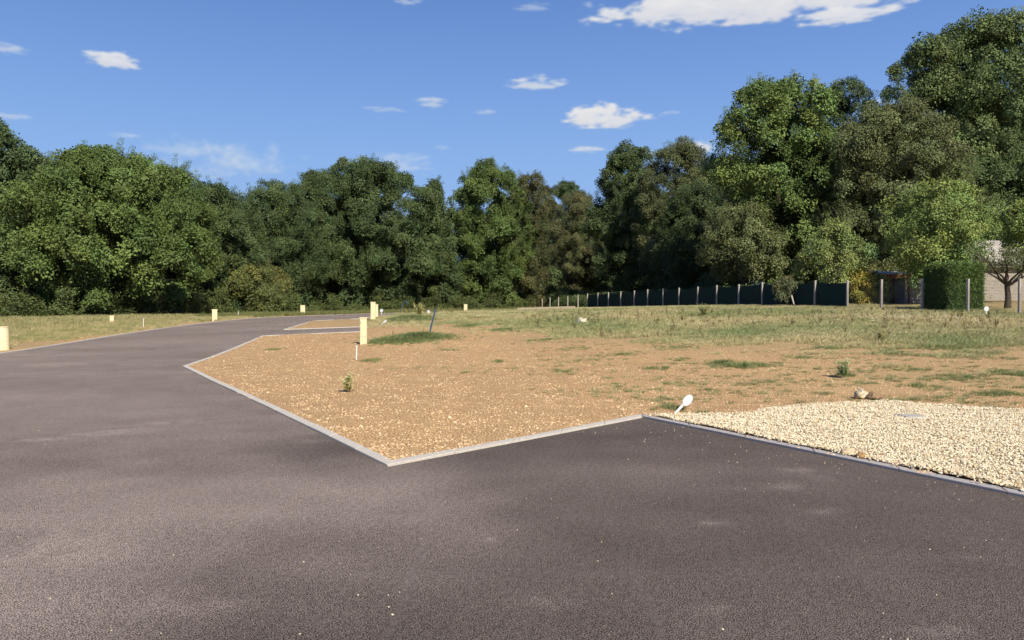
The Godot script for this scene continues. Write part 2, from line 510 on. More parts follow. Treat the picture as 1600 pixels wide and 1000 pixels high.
func build_gravel() -> void:
	var sheet := func(poly: PackedVector2Array, step: float, called: String, label: String) -> void:
		var st := begin()
		var r := Rect2(poly[0], Vector2.ZERO)
		for p in poly: r = r.expand(p)
		var y := r.position.y
		while y < r.end.y:
			var x := r.position.x
			while x < r.end.x:
				var cell := PackedVector2Array([Vector2(x, y), Vector2(x + step, y), Vector2(x + step, y + step), Vector2(x, y + step)])
				for q in Geometry2D.intersect_polygons(cell, poly):
					var idx := Geometry2D.triangulate_polygon(q)
					for t in range(0, idx.size(), 3):
						var v := [q[idx[t]], q[idx[t + 1]], q[idx[t + 2]]]
						if (v[1] - v[0]).cross(v[2] - v[0]) > 0: v = [v[0], v[2], v[1]]
						for k in [0, 2, 1]:
							st.set_uv(v[k])
							st.set_normal(Vector3.UP)
							st.add_vertex(w3(v[k], 0.02 + n_mid.get_noise_2d(v[k].x * 3, v[k].y * 3) * 0.012 + 0.26 * sst(77, 82, v[k].y)))
				x += step
			y += step
		st.index(); st.generate_normals()
		tag(put(called, st.commit(), M.gravel), label, "", "", "structure")
	sheet.call(gravel, 0.2, "gravel_bed", "bed of cream limestone under the loose gravel drive")
	sheet.call(far_gravel, 1.0, "path", "distant pale gravel strip where the road ends by the fence")
	# loose stones
	rng.seed = 404
	var bufs := [PackedFloat32Array(), PackedFloat32Array(), PackedFloat32Array()]
	var count := 0
	while count < 52000:
		var p := Vector2(rng.randf_range(1.6, 12.5), rng.randf_range(1.5, 13.2))
		if p.x > p.y * 0.72 + 1.6: continue
		var q := p + Vector2(rng.randfn(), rng.randfn()) * 0.05
		if not Geometry2D.is_point_in_polygon(q, gravel): continue
		count += 1
		var sz := rng.randf_range(0.012, 0.032) * (1.5 if rng.randf() < 0.1 else 1.0)
		var t := rng.randf()
		var c := Color(0.56, 0.46, 0.30).lerp(Color(0.72, 0.64, 0.48), t) * rng.randf_range(0.78, 1.08)
		if rng.randf() < 0.06: c = Color(0.42, 0.29, 0.14) * rng.randf_range(0.7, 1.1)
		push(bufs[count % 3], rnd_basis(rng, sz), w3(p, 0.024 + rng.randf() * 0.016), c)
	for k in 3:
		tag(many("gravel", lime_stone[k], M.stone, bufs[k]), "loose cream limestone gravel covering the drive", "gravel", "gravel of the drive", "stuff")
	# larger stones lined up against the kerb
	var edge := PackedFloat32Array()
	var a := Vector2(1.85, 11.35)
	var b := Vector2(4.28, 6.65)
	for k in 420:
		var p := a.lerp(b, rng.randf_range(0.06, 1.5)) + Vector2(0.888, 0.459) * (0.15 + absf(rng.randfn()) * 0.06)
		var c := Color(0.60, 0.49, 0.32) * rng.randf_range(0.6, 1.1)
		push(edge, rnd_basis(rng, rng.randf_range(0.03, 0.06)), w3(p, 0.03), c)
	tag(many("gravel_edge", lime_stone[1], M.stone, edge), "row of bigger limestone lumps along the grey kerb", "gravel", "", "stuff")

func scatter_stones() -> void:
	rng.seed = 505
	var bufs := [PackedFloat32Array(), PackedFloat32Array(), PackedFloat32Array()]
	var n := 0
	while n < 30000:
		var d := 7.5 + 34.0 * pow(rng.randf(), 1.7)
		var x := rng.randf_range(-0.42 * d - 1.0, 0.7 * d)
		var p := Vector2(x, d)
		if Geometry2D.is_point_in_polygon(p, road) or Geometry2D.is_point_in_polygon(p, gravel): continue
		if rng.randf() < cover_of(x, d) * 0.8: continue
		if n_mid.get_noise_2d(x * 2.2, d * 2.2) < rng.randf_range(-0.5, 0.45): continue
		n += 1
		var sz := 0.008 + 0.024 * pow(rng.randf(), 2.2) + (0.03 if rng.randf() < 0.012 else 0.0) + d * 0.0003
		var c := Color(0.54, 0.36, 0.19).lerp(Color(0.74, 0.58, 0.38), pow(rng.randf(), 1.6)) * rng.randf_range(0.75, 1.05)
		push(bufs[n % 3], rnd_basis(rng, sz), w3(p, 0.002), c)
	for k in 3:
		tag(many("stones", lime_stone[k], M.stone, bufs[k]), "small pale stones strewn over the bare tan soil", "stones", "stones on the soil", "stuff")
	var grit := PackedFloat32Array()
	for k in 330:
		var d := 3.6 + 13.0 * pow(rng.randf(), 1.5)
		var x := rng.randf_range(-0.68 * d, 0.68 * d)
		if rng.randf() < 0.35:
			var q := Vector2(1.85, 11.35).lerp(Vector2(4.28, 6.65), rng.randf()) + Vector2(-absf(rng.randfn()) * 0.7, -absf(rng.randfn()) * 0.5)
			x = q.x; d = q.y
		if not Geometry2D.is_point_in_polygon(Vector2(x, d), road): continue
		var c := Color(0.55, 0.47, 0.34) * rng.randf_range(0.5, 1.15)
		push(grit, rnd_basis(rng, rng.randf_range(0.006, 0.016)), Vector3(x, gh(x, d) + 0.003, -d), c)
	tag(many("pebbles", lime_stone[0], M.stone, grit), "scattered pale grit lying on the asphalt", "grit", "", "stuff")

# ---------------------------------------------------------------- grass and weeds
func tuft(sd: int, blades: int, spread: float, lean: float, wid: float) -> ArrayMesh:     # about 1 m high, scaled later
	var r := RandomNumberGenerator.new(); r.seed = sd
	var st := begin()
	st.set_smooth_group(-1)
	for k in blades:
		var a := r.randf() * TAU
		var o := Vector3(cos(a), 0, sin(a)) * spread * sqrt(r.randf())
		var out := Vector3(cos(a + r.randf_range(-.8, .8)), 0, sin(a + r.randf_range(-.8, .8)))
		var h := r.randf_range(0.45, 1.0)
		var s := out.cross(Vector3.UP).normalized() * wid * 0.5
		s = s.rotated(Vector3.UP, r.randf() * TAU)
		var m := o + out * lean * h * 0.35 + Vector3.UP * h * 0.6
		var e := o + out * lean * h * r.randf_range(0.8, 1.3) + Vector3.UP * h
		var g := r.randf_range(0.8, 1.2)
		st.set_color(Color(g, g, g))
		tri(st, o - s, m - s * 0.7, o + s)
		tri(st, o + s, m - s * 0.7, m + s * 0.7)
		tri(st, m - s * 0.7, e, m + s * 0.7)
	return finish(st)

func weed_mesh(sd: int, stalks: int) -> ArrayMesh:       # upright stalks with small leaves, 1 m high
	var r := RandomNumberGenerator.new(); r.seed = sd
	var st := begin()
	for k in stalks:
		var a := r.randf() * TAU
		var out := Vector3(cos(a), 0, sin(a))
		var h := r.randf_range(0.55, 1.0)
		var tip := out * r.randf_range(0.05, 0.4) + Vector3.UP * h
		st.set_color(Color(0.9, 0.9, 0.8))
		tube(st, [Vector3.ZERO, tip * 0.5 + out * 0.03, tip], [0.018, 0.012, 0.006], 4, false)
		st.set_smooth_group(-1)
		for q in 14:
			var t := r.randf_range(0.12, 1.0)
			var p := Vector3.ZERO.lerp(tip, t)
			var b := r.randf() * TAU
			var o2 := Vector3(cos(b), r.randf_range(-0.1, 0.7), sin(b)).normalized()
			var s := o2.cross(Vector3.UP).normalized() * r.randf_range(0.03, 0.055)
			var len := r.randf_range(0.10, 0.2) * (1.1 - 0.4 * t)
			var g := r.randf_range(0.75, 1.25)
			st.set_color(Color(g, g, g))
			var md := p + o2 * len * 0.5
			tri(st, p, md - s, p + o2 * len)
			tri(st, p, p + o2 * len, md + s)
	return finish(st)

func build_grass() -> void:
	rng.seed = 606
	var t1 := tuft(1, 34, 0.55, 0.75, 0.05)
	var t2 := tuft(2, 26, 0.4, 0.5, 0.045)
	var field := [PackedFloat32Array(), PackedFloat32Array()]
	var n := 0
	var guard := 0
	while n < 46000 and guard < 600000:
		guard += 1
		var d := 14.0 + 84.0 * pow(rng.randf(), 1.25)
		var x := rng.randf_range(-0.25 * d, minf(0.68 * d, fence_x(d) + 3.0))
		if x < -8.5: continue
		var p := Vector2(x, d)
		if Geometry2D.is_point_in_polygon(p, road) or Geometry2D.is_point_in_polygon(p, gravel): continue
		if Geometry2D.is_point_in_polygon(p, far_gravel): continue
		var c := cover_of(x, d)
		var nz := n_mid.get_noise_2d(x * 0.55 + 11, d * 0.9) * 0.75 + n_big.get_noise_2d(x * 1.6, d * 2.4) * 0.55
		if nz < lerpf(0.72, -0.55, c): continue
		n += 1
		var gr := clampf(0.45 + n_big.get_noise_2d(x * 1.2 + 200, d * 1.2) * 1.1 + rng.randf_range(-.3, .3), 0, 1)
		var col := Color(0.48, 0.41, 0.22).lerp(Color(0.24, 0.28, 0.12), gr) * rng.randf_range(0.75, 1.15)
		var h := rng.randf_range(0.05, 0.13) * (0.7 + 0.9 * c)
		push(field[n % 2], Basis(Vector3.UP, rng.randf() * TAU) * Basis.from_scale(Vector3(h * 1.5, h, h * 1.5)), w3(p, -0.005), col)
	for k in 2:
		tag(many("field_grass", [t1, t2][k], M.grass, field[k]), "dry olive grass growing over the field before the fence", "grass", "grass of the field", "stuff")
	# green patches on the bare soil: pixel centre, half width, half depth, height in metres
	var patch := PackedFloat32Array()
	for q in [[580, 565, 19, 3, .13], [655, 529, 50, 5, .32], [620, 534, 50, 5, .22], [428, 547, 18, 1.6, .09], [1165, 573, 56, 5, .16], [1130, 570, 25, 3, .18], [1045, 641, 38, 5, .13], [1095, 648, 32, 3, .09], [1060, 544, 40, 3, .09], [975, 556, 26, 2, .10],
			[1030, 577, 42, 2.5, .10], [1062, 563, 24, 2.5, .11], [880, 582, 20, 2.5, .09], [780, 566, 14, 2.5, .10], [850, 532, 40, 2, .09], [790, 516, 35, 3, .13], [1110, 612, 28, 2.5, .08], [1055, 600, 26, 2.5, .09], [955, 602, 30, 2, .06],
			[1440, 606, 42, 4, .12], [1350, 600, 30, 3, .09], [1560, 619, 60, 4, .12], [1425, 580, 34, 3, .11], [1500, 592, 60, 6, .10], [1580, 585, 40, 6, .12], [1400, 628, 40, 2.5, .09], [1480, 545, 60, 5, .14], [1390, 553, 40, 4, .13], [1300, 545, 45, 3, .12],
			[700, 548, 25, 2, .07], [730, 510, 22, 3, .14], [640, 500, 35, 4, .35], [1250, 560, 40, 3, .09], [900, 545, 34, 2, .08], [1545, 640, 50, 3, .10], [1230, 522, 60, 4, .13], [1110, 530, 60, 4, .13], [1320, 588, 22, 3, .12], [1380, 631, 16, 1.5, .12]]:
		var c := gp(q[0], q[1]); var e := gp(q[0] + q[2], q[1]); var f := gp(q[0], q[1] - q[3])
		var ra := c.distance_to(e); var rb := maxf(0.12, c.distance_to(f))
		var cnt := int(clampf(ra * rb * 3.14 * 75.0, 36, 620))
		for k in cnt:
			var u := Vector2(rng.randfn(), rng.randfn()) * 0.58
			if n_mid.get_noise_2d((c.x + u.x * ra) * 4, (c.y + u.y * rb) * 4) < rng.randf_range(-.7, .25): continue
			var p := c + Vector2(u.x * ra, u.y * rb)
			if Geometry2D.is_point_in_polygon(p, road) or Geometry2D.is_point_in_polygon(p, gravel): continue
			var fall := clampf(1.15 - u.length() * 0.75, 0.3, 1.0)
			var h: float = q[4] * rng.randf_range(0.6, 1.15) * fall
			var col := Color(0.13, 0.185, 0.07).lerp(Color(0.27, 0.25, 0.115), clampf(rng.randfn() * 0.25 + 0.3, 0, 1)) * rng.randf_range(0.8, 1.2)
			push(patch, Basis(Vector3.UP, rng.randf() * TAU) * Basis.from_scale(Vector3(h * 1.3, h, h * 1.3)), w3(p, -0.005), col)
	for k in 260:                       # thin streaks scattered over the worn ground
		var c := gp(rng.randf_range(880, 1600), rng.randf_range(525, 632))
		if rng.randf() < 0.25: c = gp(rng.randf_range(600, 1000), rng.randf_range(508, 590))
		if rng.randf() > 0.35 + 0.65 * sst(-2, 12, c.x): continue
		var ra := rng.randf_range(0.15, 0.7)
		for j in int(ra * 34.0):
			var p := c + Vector2(rng.randfn() * ra, rng.randfn() * ra * 0.4)
			if Geometry2D.is_point_in_polygon(p, road) or Geometry2D.is_point_in_polygon(p, gravel): continue
			var h := rng.randf_range(0.02, 0.08)
			push(patch, Basis(Vector3.UP, rng.randf() * TAU) * Basis.from_scale(Vector3(h * 1.6, h, h * 1.6)), w3(p, -0.004), Color(0.15, 0.19, 0.08).lerp(Color(0.34, 0.29, 0.15), rng.randf()))
	tag(many("grass", t1, M.grass, patch), "green grass patches sprouting on the bare tan soil", "grass", "", "stuff")
	# verge between the road and the maple
	var verge := PackedFloat32Array()
	n = 0
	while n < 15000:
		var d := rng.randf_range(22, 66)
		var x := rng.randf_range(-36, -18.75)
		if x < -0.72 * d or (d > 60 and x > -18.6): continue
		var nz := n_mid.get_noise_2d(x * 0.7, d * 0.8)
		if nz < -0.18 or (x > -19.6 and rng.randf() < 0.7): continue
		n += 1
		var col := Color(0.42, 0.35, 0.18).lerp(Color(0.20, 0.22, 0.085), clampf(0.35 + nz + rng.randf_range(-.3, .3), 0, 1)) * rng.randf_range(0.75, 1.15)
		var h := rng.randf_range(0.08, 0.22) * (1.0 + sst(-22, -28, x) * 1.2)
		push(verge, Basis(Vector3.UP, rng.randf() * TAU) * Basis.from_scale(Vector3(h * 1.1, h, h * 1.1)), w3(Vector2(x, d), -0.01), col)
	for k in 5000:
		var d := rng.randf_range(60, 104)
		var lx := -18.2 + 8.0 * sst(66, 92, d) - 0.8
		var x := lx - rng.randf_range(0, 5)
		if d > 95: x = rng.randf_range(-20, 4)
		if Geometry2D.is_point_in_polygon(Vector2(x + 0.4, d - 0.4), road): continue
		var h := rng.randf_range(0.15, 0.5)
		push(verge, Basis(Vector3.UP, rng.randf() * TAU) * Basis.from_scale(Vector3(h * 0.9, h, h * 0.9)), w3(Vector2(x, d)), Color(0.16, 0.17, 0.065) * rng.randf_range(0.6, 1.2))
	tag(many("verge_grass", t2, M.grass, verge), "straw coloured verge grass between the road edge and the wood", "grass", "", "stuff")
	# taller dry weeds across the field
	var weeds := PackedFloat32Array()
	var wm := weed_mesh(9, 7)
	for k in 420:
		var px := rng.randf_range(820, 1600)
		var py := rng.randf_range(486, 512) if rng.randf() < 0.9 else rng.randf_range(512, 530)
		if k < 70: px = rng.randf_range(830, 1130); py = rng.randf_range(489, 502)
		var p := gp(px, py)
		if p.y > 85 or p.x > fence_x(p.y) or p.x < -4: continue
		var col := Color(0.17, 0.16, 0.07).lerp(Color(0.17, 0.095, 0.05), clampf(rng.randf() * 1.2 - 0.2, 0, 1)) * rng.randf_range(0.7, 1.1)
		var h := rng.randf_range(0.14, 0.4)
		push(weeds, Basis(Vector3.UP, rng.randf() * TAU) * Basis.from_scale(Vector3(h * 0.7, h, h * 0.7)), w3(p), col)
	for k in 90:
		var p := gp(rng.randf_range(600, 680), rng.randf_range(520, 530)) if k < 10 else Vector2(rng.randf_range(-9.0, -4.5), rng.randf_range(62, 70))
		var h := rng.randf_range(0.15, 0.36) * (1.0 if k < 10 else 2.0)
		push(weeds, Basis(Vector3.UP, rng.randf() * TAU) * Basis.from_scale(Vector3(h * 0.6, h, h * 0.6)), w3(p), Color(0.30, 0.27, 0.12) * rng.randf_range(0.7, 1.2))
	tag(many("weeds", wm, M.grass, weeds), "tall brown and green weeds standing in the field grass", "weeds", "", "stuff")
	var fl := PackedFloat32Array()
	for k in 90:
		var p := gp(rng.randfn() * 55 + (1385.0 if k < 60 else 1480.0), 500 + rng.randfn() * 4)
		push(fl, Basis.from_scale(Vector3(.05, .03, .05)), w3(p, rng.randf_range(0.12, 0.22)), Color(0.7, 0.7, 0.66))
	tag(many("flowers", lime_stone[2], M.stone, fl), "white flower heads dotted in the grass before the hedge", "flowers", "", "stuff")
	# single weeds on the soil
	for q in [[544, 614, .40, 11, "bushy pale green weed alone on the bare soil", Color(0.40, 0.38, 0.19)], [1320, 591, .42, 12, "leafy green thistle on the soil beyond the gravel", Color(0.22, 0.28, 0.14)],
			[1165, 576, .2, 13, "low weed in the dark green grass clump", Color(0.16, 0.21, 0.09)], [1100, 497, .8, 14, "slim dark weed at the foot of the netted fence", Color(0.22, 0.22, 0.10)], [1377, 534, .4, 15, "forked brown weed in the field grass", Color(0.26, 0.24, 0.11)], [655, 494, 1.0, 16, "tall straw coloured weed beside the far road", Color(0.36, 0.33, 0.15)]]:
		var o := base("weed", w3(gp(q[0], q[1])))
		tag(o, q[4], "weed", "weeds standing alone")
		var c: Color = q[5]
		var mm := M.grass.duplicate() as StandardMaterial3D
		mm.albedo_color = Color(c.r * 1.5, c.g * 1.5, c.b * 1.5).linear_to_srgb()
		var leaf := put("leaves", weed_mesh(q[3], 20), mm, o)
		leaf.scale = Vector3(q[2] * 1.25, q[2], q[2] * 1.25)
		var st := begin()
		tube(st, [Vector3(0, -0.03, 0), Vector3(0.01, q[2] * 0.5, 0), Vector3(0.0, q[2] * 0.92, 0.01)], [0.012, 0.008, 0.003], 5)
		put("stem", finish(st), mm, o)

# ---------------------------------------------------------------- trees
func spray_mesh(sd: int, leaves: int, rad: float, ln: float, wd: float, droop: float) -> ArrayMesh:
	var r := RandomNumberGenerator.new(); r.seed = sd
	var st := begin()
	st.set_smooth_group(-1)
	for k in leaves:
		var a := r.randf() * TAU
		var q := sqrt(r.randf()) * rad
		var p := Vector3(cos(a) * q, r.randf_range(-0.35, 0.4) * rad - q * q / rad * droop, sin(a) * q)
		var out := (Vector3(cos(a), 0, sin(a)) + Vector3(r.randfn(), r.randfn() * 0.5 - 0.15, r.randfn()) * 0.7).normalized()
		var nor := (Vector3.UP + Vector3(r.randfn(), r.randfn(), r.randfn()) * 0.55).normalized()
		var s := out.cross(nor).normalized() * wd * r.randf_range(0.4, 0.6)
		var l := ln * r.randf_range(0.7, 1.25)
		var b := p + out * l
		var mid := p + out * l * 0.45 - nor * l * 0.06
		var g := r.randf_range(0.72, 1.22)
		st.set_color(Color(g * r.randf_range(0.92, 1.1), g, g * r.randf_range(0.8, 1.1)))
		tri(st, p, mid - s, b)
		tri(st, p, b, mid + s)
	return finish(st)

func envelope(t: float, kind: int) -> float:
	match kind:
		1: return pow(maxf(0.0, 1.0 - t), 0.75) * (0.75 + 0.25 * sst(0, 0.25, t)) + 0.04       # tapering tip
		2: return sin(PI * clampf(0.12 + t * 0.86, 0, 1)) * 1.0                                   # round ball
		_: return (lerpf(0.78, 1.0, sst(0, 0.35, t)) if t < 0.35 else sqrt(maxf(0.0, 1.0 - pow((t - 0.35) / 0.66, 2.2))))

func grow(o: Node3D, H: float, R: float, cb: float, kind: int, kinds: String, col: Color, sd: int, nl := 130, dens := 2.0, lobe := 0.185, vis := 0.6, sc := 1.0, loose := 0.0) -> void:
	var r := RandomNumberGenerator.new(); r.seed = sd
	var lobes: Array = []
	for i in nl:
		var t := pow((i + r.randf()) / nl, 0.8)
		var lr := R * lobe * r.randf_range(0.65, 1.25) * (1.0 - 0.35 * t)
		var a := r.randf() * TAU
		var rr := envelope(t, kind) * R * (1.0 + 0.55 * n_mid.get_noise_3d(cos(a) * 1.6 + sd, t * 3.4, sin(a) * 1.6))
		var q := maxf(0.0, rr - lr * 0.55) * (sqrt(r.randf_range(0.25, 1.0)) if i % 3 > 0 else r.randf_range(0.0, 0.55))
		var h := minf(cb + t * (H - cb), H * (1.0 + 0.16 * n_mid.get_noise_2d(cos(a) * 1.9 + sd * 3.0, sin(a) * 1.9) - 0.02) - lr * 0.75)
		lobes.append([Vector3(cos(a) * q, maxf(h, lr * 0.6), sin(a) * q), lr, r.randf_range(0.78, 1.18), r.randf_range(-0.12, 0.16)])
	for i in int(nl * 0.3):       # small lobes that break the outline
		var t := r.randf_range(0.25, 1.0)
		var lr := R * lobe * r.randf_range(0.25, 0.45)
		var a := r.randf() * TAU
		var q := envelope(t, kind) * R * r.randf_range(0.85, 1.06)
		lobes.append([Vector3(cos(a) * q, minf(cb + t * (H - cb), H - lr * 0.3), sin(a) * q), lr, r.randf_range(0.85, 1.2), r.randf_range(-0.1, 0.2)])
	var st := begin()
	var top := H * 0.72
	var bend := Vector3(r.randfn() * 0.25, 0, r.randfn() * 0.25)
	var r0 := clampf(H * 0.017, 0.035, 0.4)
	tube(st, [Vector3(0, -0.15, 0), Vector3(0, 0.25, 0), bend * 0.5 + Vector3.UP * top * 0.5, bend + Vector3.UP * top], [r0 * 1.45, r0, r0 * 0.72, r0 * 0.2], 8)
	for i in mini(lobes.size(), 30):
		var c: Vector3 = lobes[i][0]
		var s := clampf(c.y * r.randf_range(0.45, 0.7), cb * 0.6 + 0.2, top * 0.95)
		var p0 := bend * (s / top) + Vector3.UP * s
		var k := r0 * 0.42 * (1.0 - 0.5 * s / top)
		tube(st, [p0, p0.lerp(c, 0.5) + Vector3(0, c.distance_to(p0) * 0.08, 0), c + Vector3(r.randfn(), r.randfn() + 0.5, r.randfn()) * lobes[i][1] * 0.35], [k, k * 0.6, k * 0.15], 5, false)
	put("trunk", finish(st), M.bark, o)
	var buf := PackedFloat32Array()
	for i in lobes.size():
		var c: Vector3 = lobes[i][0]
		var lr: float = lobes[i][1]
		var cnt := int(12.6 * lr * lr * dens / (sc * sc)) + 3
		for k in cnt:
			var dir := Vector3(r.randfn(), r.randfn() + 0.35, r.randfn()).normalized()
			var axis := Vector3(c.x, 0.0, c.z).normalized() if c.length_squared() > 0.01 else Vector3.UP
			dir = (dir + axis * 0.3).normalized()
			var p := c + dir * lr * (r.randf_range(0.7, 1.08 + loose) if r.randf() < 0.75 else r.randf_range(0.9, 1.55 + loose)) * Vector3(1, 0.85, 1)
			if p.y < 0.15: continue
			var hid := false
			for m in lobes:
				var lm: float = m[1] * 0.72
				if p.distance_squared_to(m[0]) < lm * lm:
					hid = true
					break
			if hid: continue
			var y := (dir + Vector3.UP * 0.55 + Vector3(r.randfn(), r.randfn(), r.randfn()) * 0.3).normalized()
			var x := y.cross(Vector3(r.randfn(), r.randfn(), r.randfn())).normalized()
			var s := r.randf_range(0.7, 1.2) * sc
			var v: float = lobes[i][2] * r.randf_range(0.82, 1.18)
			var hue: float = lobes[i][3] * vis
			push(buf, Basis(x, y, x.cross(y)) * Basis.from_scale(Vector3.ONE * s), p, Color(col.r * v * (1.0 + hue * 1.6), col.g * v * (1.0 + hue * 0.5), col.b * v))
	for i in nl:                  # shoots that stand out of the outline
		var t := r.randf_range(0.3, 1.0)
		var a := r.randf() * TAU
		var q := envelope(t, kind) * R * r.randf_range(0.72, 1.0)
		var p := Vector3(cos(a) * q, cb + t * (H - cb) - R * 0.05, sin(a) * q)
		var up := (Vector3.UP + Vector3(cos(a), 0, sin(a)) * r.randf_range(0.2, 0.9)).normalized()
		var n := 2 + r.randi() % 3
		var v := r.randf_range(0.85, 1.15)
		for k in n:
			var s := sc * lerpf(0.75, 0.35, float(k) / n)
			var x := up.cross(Vector3(r.randfn(), r.randfn(), r.randfn())).normalized()
			push(buf, Basis(x, up, x.cross(up)) * Basis.from_scale(Vector3(s * 0.75, s * 1.5, s * 0.75)), p + up * (k * 0.42 * sc), Color(col.r * v, col.g * v, col.b * v))
	tag(many("crown", spray[kinds], M.leaf, buf, o), "", "", "", "stuff")

func tree(called: String, label: String, group: String, px: float, d: float, top: float, R: float, cb: float, kind: int, kinds: String, col: Color, sd: int, nl := 130, dens := 2.0, lobe := 0.185, vis := 0.6, sc := 1.0, loose := 0.0, cat := "tree") -> void:
	var x := (px - 800.0) / F * d
	var y := gh(x, d)
	var H := (HY - top) / F * d + EYE - y
	var o := base(called, Vector3(x, soil_h(x, d) - 0.03, -d), rng.randf() * TAU)
	tag(o, label, cat, group)
	grow(o, H, R, cb, kind, kinds, col, sd, nl, dens, lobe, vis, sc, loose)

func build_trees() -> void:
	rng.seed = 808
	spray.broad = spray_mesh(1, 70, 0.66, 0.19, 0.135, 0.25)
	spray.fine = spray_mesh(2, 84, 0.62, 0.155, 0.10, 0.3)
	spray.small = spray_mesh(3, 40, 0.34, 0.12, 0.075, 0.35)
	var mid := Color(0.092, 0.138, 0.036)
	var dark := Color(0.062, 0.094, 0.033)
	var olive := Color(0.120, 0.142, 0.056)
	var bright := Color(0.115, 0.16, 0.044)
	var brown := Color(0.104, 0.112, 0.046)
	var G := "trees along the edge of the wood"
	tree("oak_tree", "tall dark tree rising over the verge, taller than the bright maple", G, -25, 66, 190, 4.6, 1.5, 0, "broad", dark * 1.1, 100)
	tree("oak_tree", "grey green tree between the tall dark oak and the bright maple", G, 55, 74, 248, 4.6, 0.8, 0, "fine", Color(.08, .11, .042), 101)
	tree("maple_tree", "broad bright green maple on the verge with foliage down to the ground", G, 172, 64, 236, 6.9, 0.5, 0, "broad", mid, 102, 190, 2.1, 0.15)
	tree("oak_tree", "dark green tree tucked against the shaded flank of the maple", G, 262, 74, 258, 4.4, 0.6, 0, "fine", mid * 0.85, 103)
	tree("oak_tree", "slender dark tree with a feathery flat top beside the maple", G, 340, 80, 288, 4.6, 0.6, 0, "fine", dark * 1.05, 104)
	tree("oak_tree", "dark oak with a low rounded top behind the cream box at the road edge", G, 435, 88, 288, 5.4, 0.6, 0, "fine", dark, 105)
	tree("oak_tree", "big dome shaped dark oak behind the road bend", G, 575, 100, 252, 8.6, 0.5, 0, "broad", dark * 1.05, 106, 190, 2.0, 0.15)
	tree("oak_tree", "dark tree filling the side of the dome shaped oak", G, 500, 97, 270, 5.0, 0.5, 0, "fine", dark, 107)
	tree("oak_tree", "narrow dark tree ending in a pointed tip", G, 678, 106, 284, 4.2, 0.5, 1, "broad", dark * 1.05, 108)
	tree("oak_tree", "fresh green oak with a ragged round top behind the far road", G, 765, 112, 256, 6.4, 0.5, 0, "broad", mid * 0.92, 109, 150, 2.0, 0.17)
	tree("oak_tree", "brownish tree leaning out from behind the fresh green oak", G, 828, 118, 272, 4.6, 0.8, 0, "fine", brown * 0.85, 110)
	tree("oak_tree", "distant tree showing through the notch in the wood's skyline", G, 885, 165, 286, 6.0, 1.0, 0, "broad", dark * 1.1, 111)
	tree("oak_tree", "rusty brown green tree beside the dark gap in the wood", G, 905, 150, 300, 6.0, 1.0, 0, "fine", brown, 112)
	tree("oak_tree", "dark oak standing over the far end of the netted fence", G, 985, 108, 230, 5.6, 0.8, 0, "broad", dark * 1.1, 113)
	tree("oak_tree", "olive tinged oak next to the tall pale limbed one", G, 1065, 98, 222, 5.4, 0.8, 0, "fine", olive * 0.75, 114)
	tree("oak_tree", "tall light green oak with bare pale limbs in its open crown", G, 1213, 70, 126, 6.0, 3.6, 0, "broad", mid * 1.2, 115, 105, 1.7, 0.19, 0.8, 1.0, 0.2)
	tree("oak_tree", "dark round tree top between the pale limbed oak and the tallest tree", G, 1315, 82, 130, 4.6, 3.0, 0, "fine", dark * 1.05, 116)
	tree("oak_tree", "wide olive green oak with soft clumps behind the garden shed", G, 1395, 66, 166, 6.2, 1.0, 0, "fine", olive, 117, 170, 2.1, 0.17)
	tree("oak_tree", "tallest tree of the wood, spreading over the house roof", G, 1522, 74, 42, 9.4, 5.5, 0, "broad", Color(.108, .155, .052), 118, 150, 1.8, 0.17, 0.6, 1.0, 0.2)
	tree("oak_tree", "dense tree below the spreading crown of the tallest tree", G, 1545, 68, 205, 5.6, 0.8, 0, "fine", dark * 1.25, 119)
	tree("hornbeam_tree", "low hornbeam with layered light branches behind the netted fence", G, 1160, 67, 325, 3.3, 2.4, 0, "fine", olive * 1.05, 120, 70, 1.6, 0.2, 0.6, 1.0, 0.3)
	tree("oak_tree", "dark leafy tree filling the space under the pale limbed oak", G, 1235, 73, 225, 5.2, 0.6, 0, "broad", dark, 121)
	tree("oak_tree", "dark undergrown tree between the hornbeam and the fence end", G, 1095, 88, 290, 4.8, 0.6, 0, "fine", dark * 0.9, 122)
	var GB := "trees deeper in the wood"
	for q in [[-40, 90, 300, 6.5], [110, 92, 315, 6.5], [210, 96, 330, 6.5], [300, 100, 330, 6.5], [395, 112, 325, 6.5], [470, 122, 325, 7], [560, 128, 330, 7], [640, 128, 335, 7], [720, 132, 335, 7], [800, 140, 330, 7], [850, 170, 330, 8], [930, 185, 340, 9], [960, 150, 310, 7], [1010, 128, 300, 7], [1090, 116, 270, 6.5], [1150, 100, 250, 6], [1270, 92, 230, 6], [1360, 92, 235, 6.5], [1460, 90, 225, 6.5], [1640, 84, 230, 7], [1580, 96, 160, 6]]:
		tree("background_tree", "dark tree deeper in the wood, half hidden by the edge trees", GB, q[0], q[1], q[2], q[3], 0.5, 0, "fine", dark * rng.randf_range(0.8, 1.15), 200 + int(q[0]), 60, 1.7, 0.3, 1.0, 1.5)
	# garden trees behind the fence
	var GG := "garden plants behind the fence"
	tree("fruit_tree", "small yellow green fruit tree with a thin pale trunk inside the fence", GG, 1305, 53, 355, 2.1, 1.75, 2, "small", Color(.19, .245, .08), 300, 34, 5.5, 0.3, 1.0, 1.0, 0.3)
	tree("fruit_tree", "leafy bright green garden tree in front of the pale house", GG, 1468, 51, 288, 3.3, 1.6, 0, "small", bright * 1.55, 301, 62, 4.2, 0.25, 1.0, 1.15, 0.7)
	tree("fruit_tree", "bright green garden tree overhanging the house eaves", GG, 1612, 50, 315, 1.9, 2.6, 0, "small", bright * 1.5, 302, 34, 5.0, 0.3, 1.0, 1.1, 0.35)
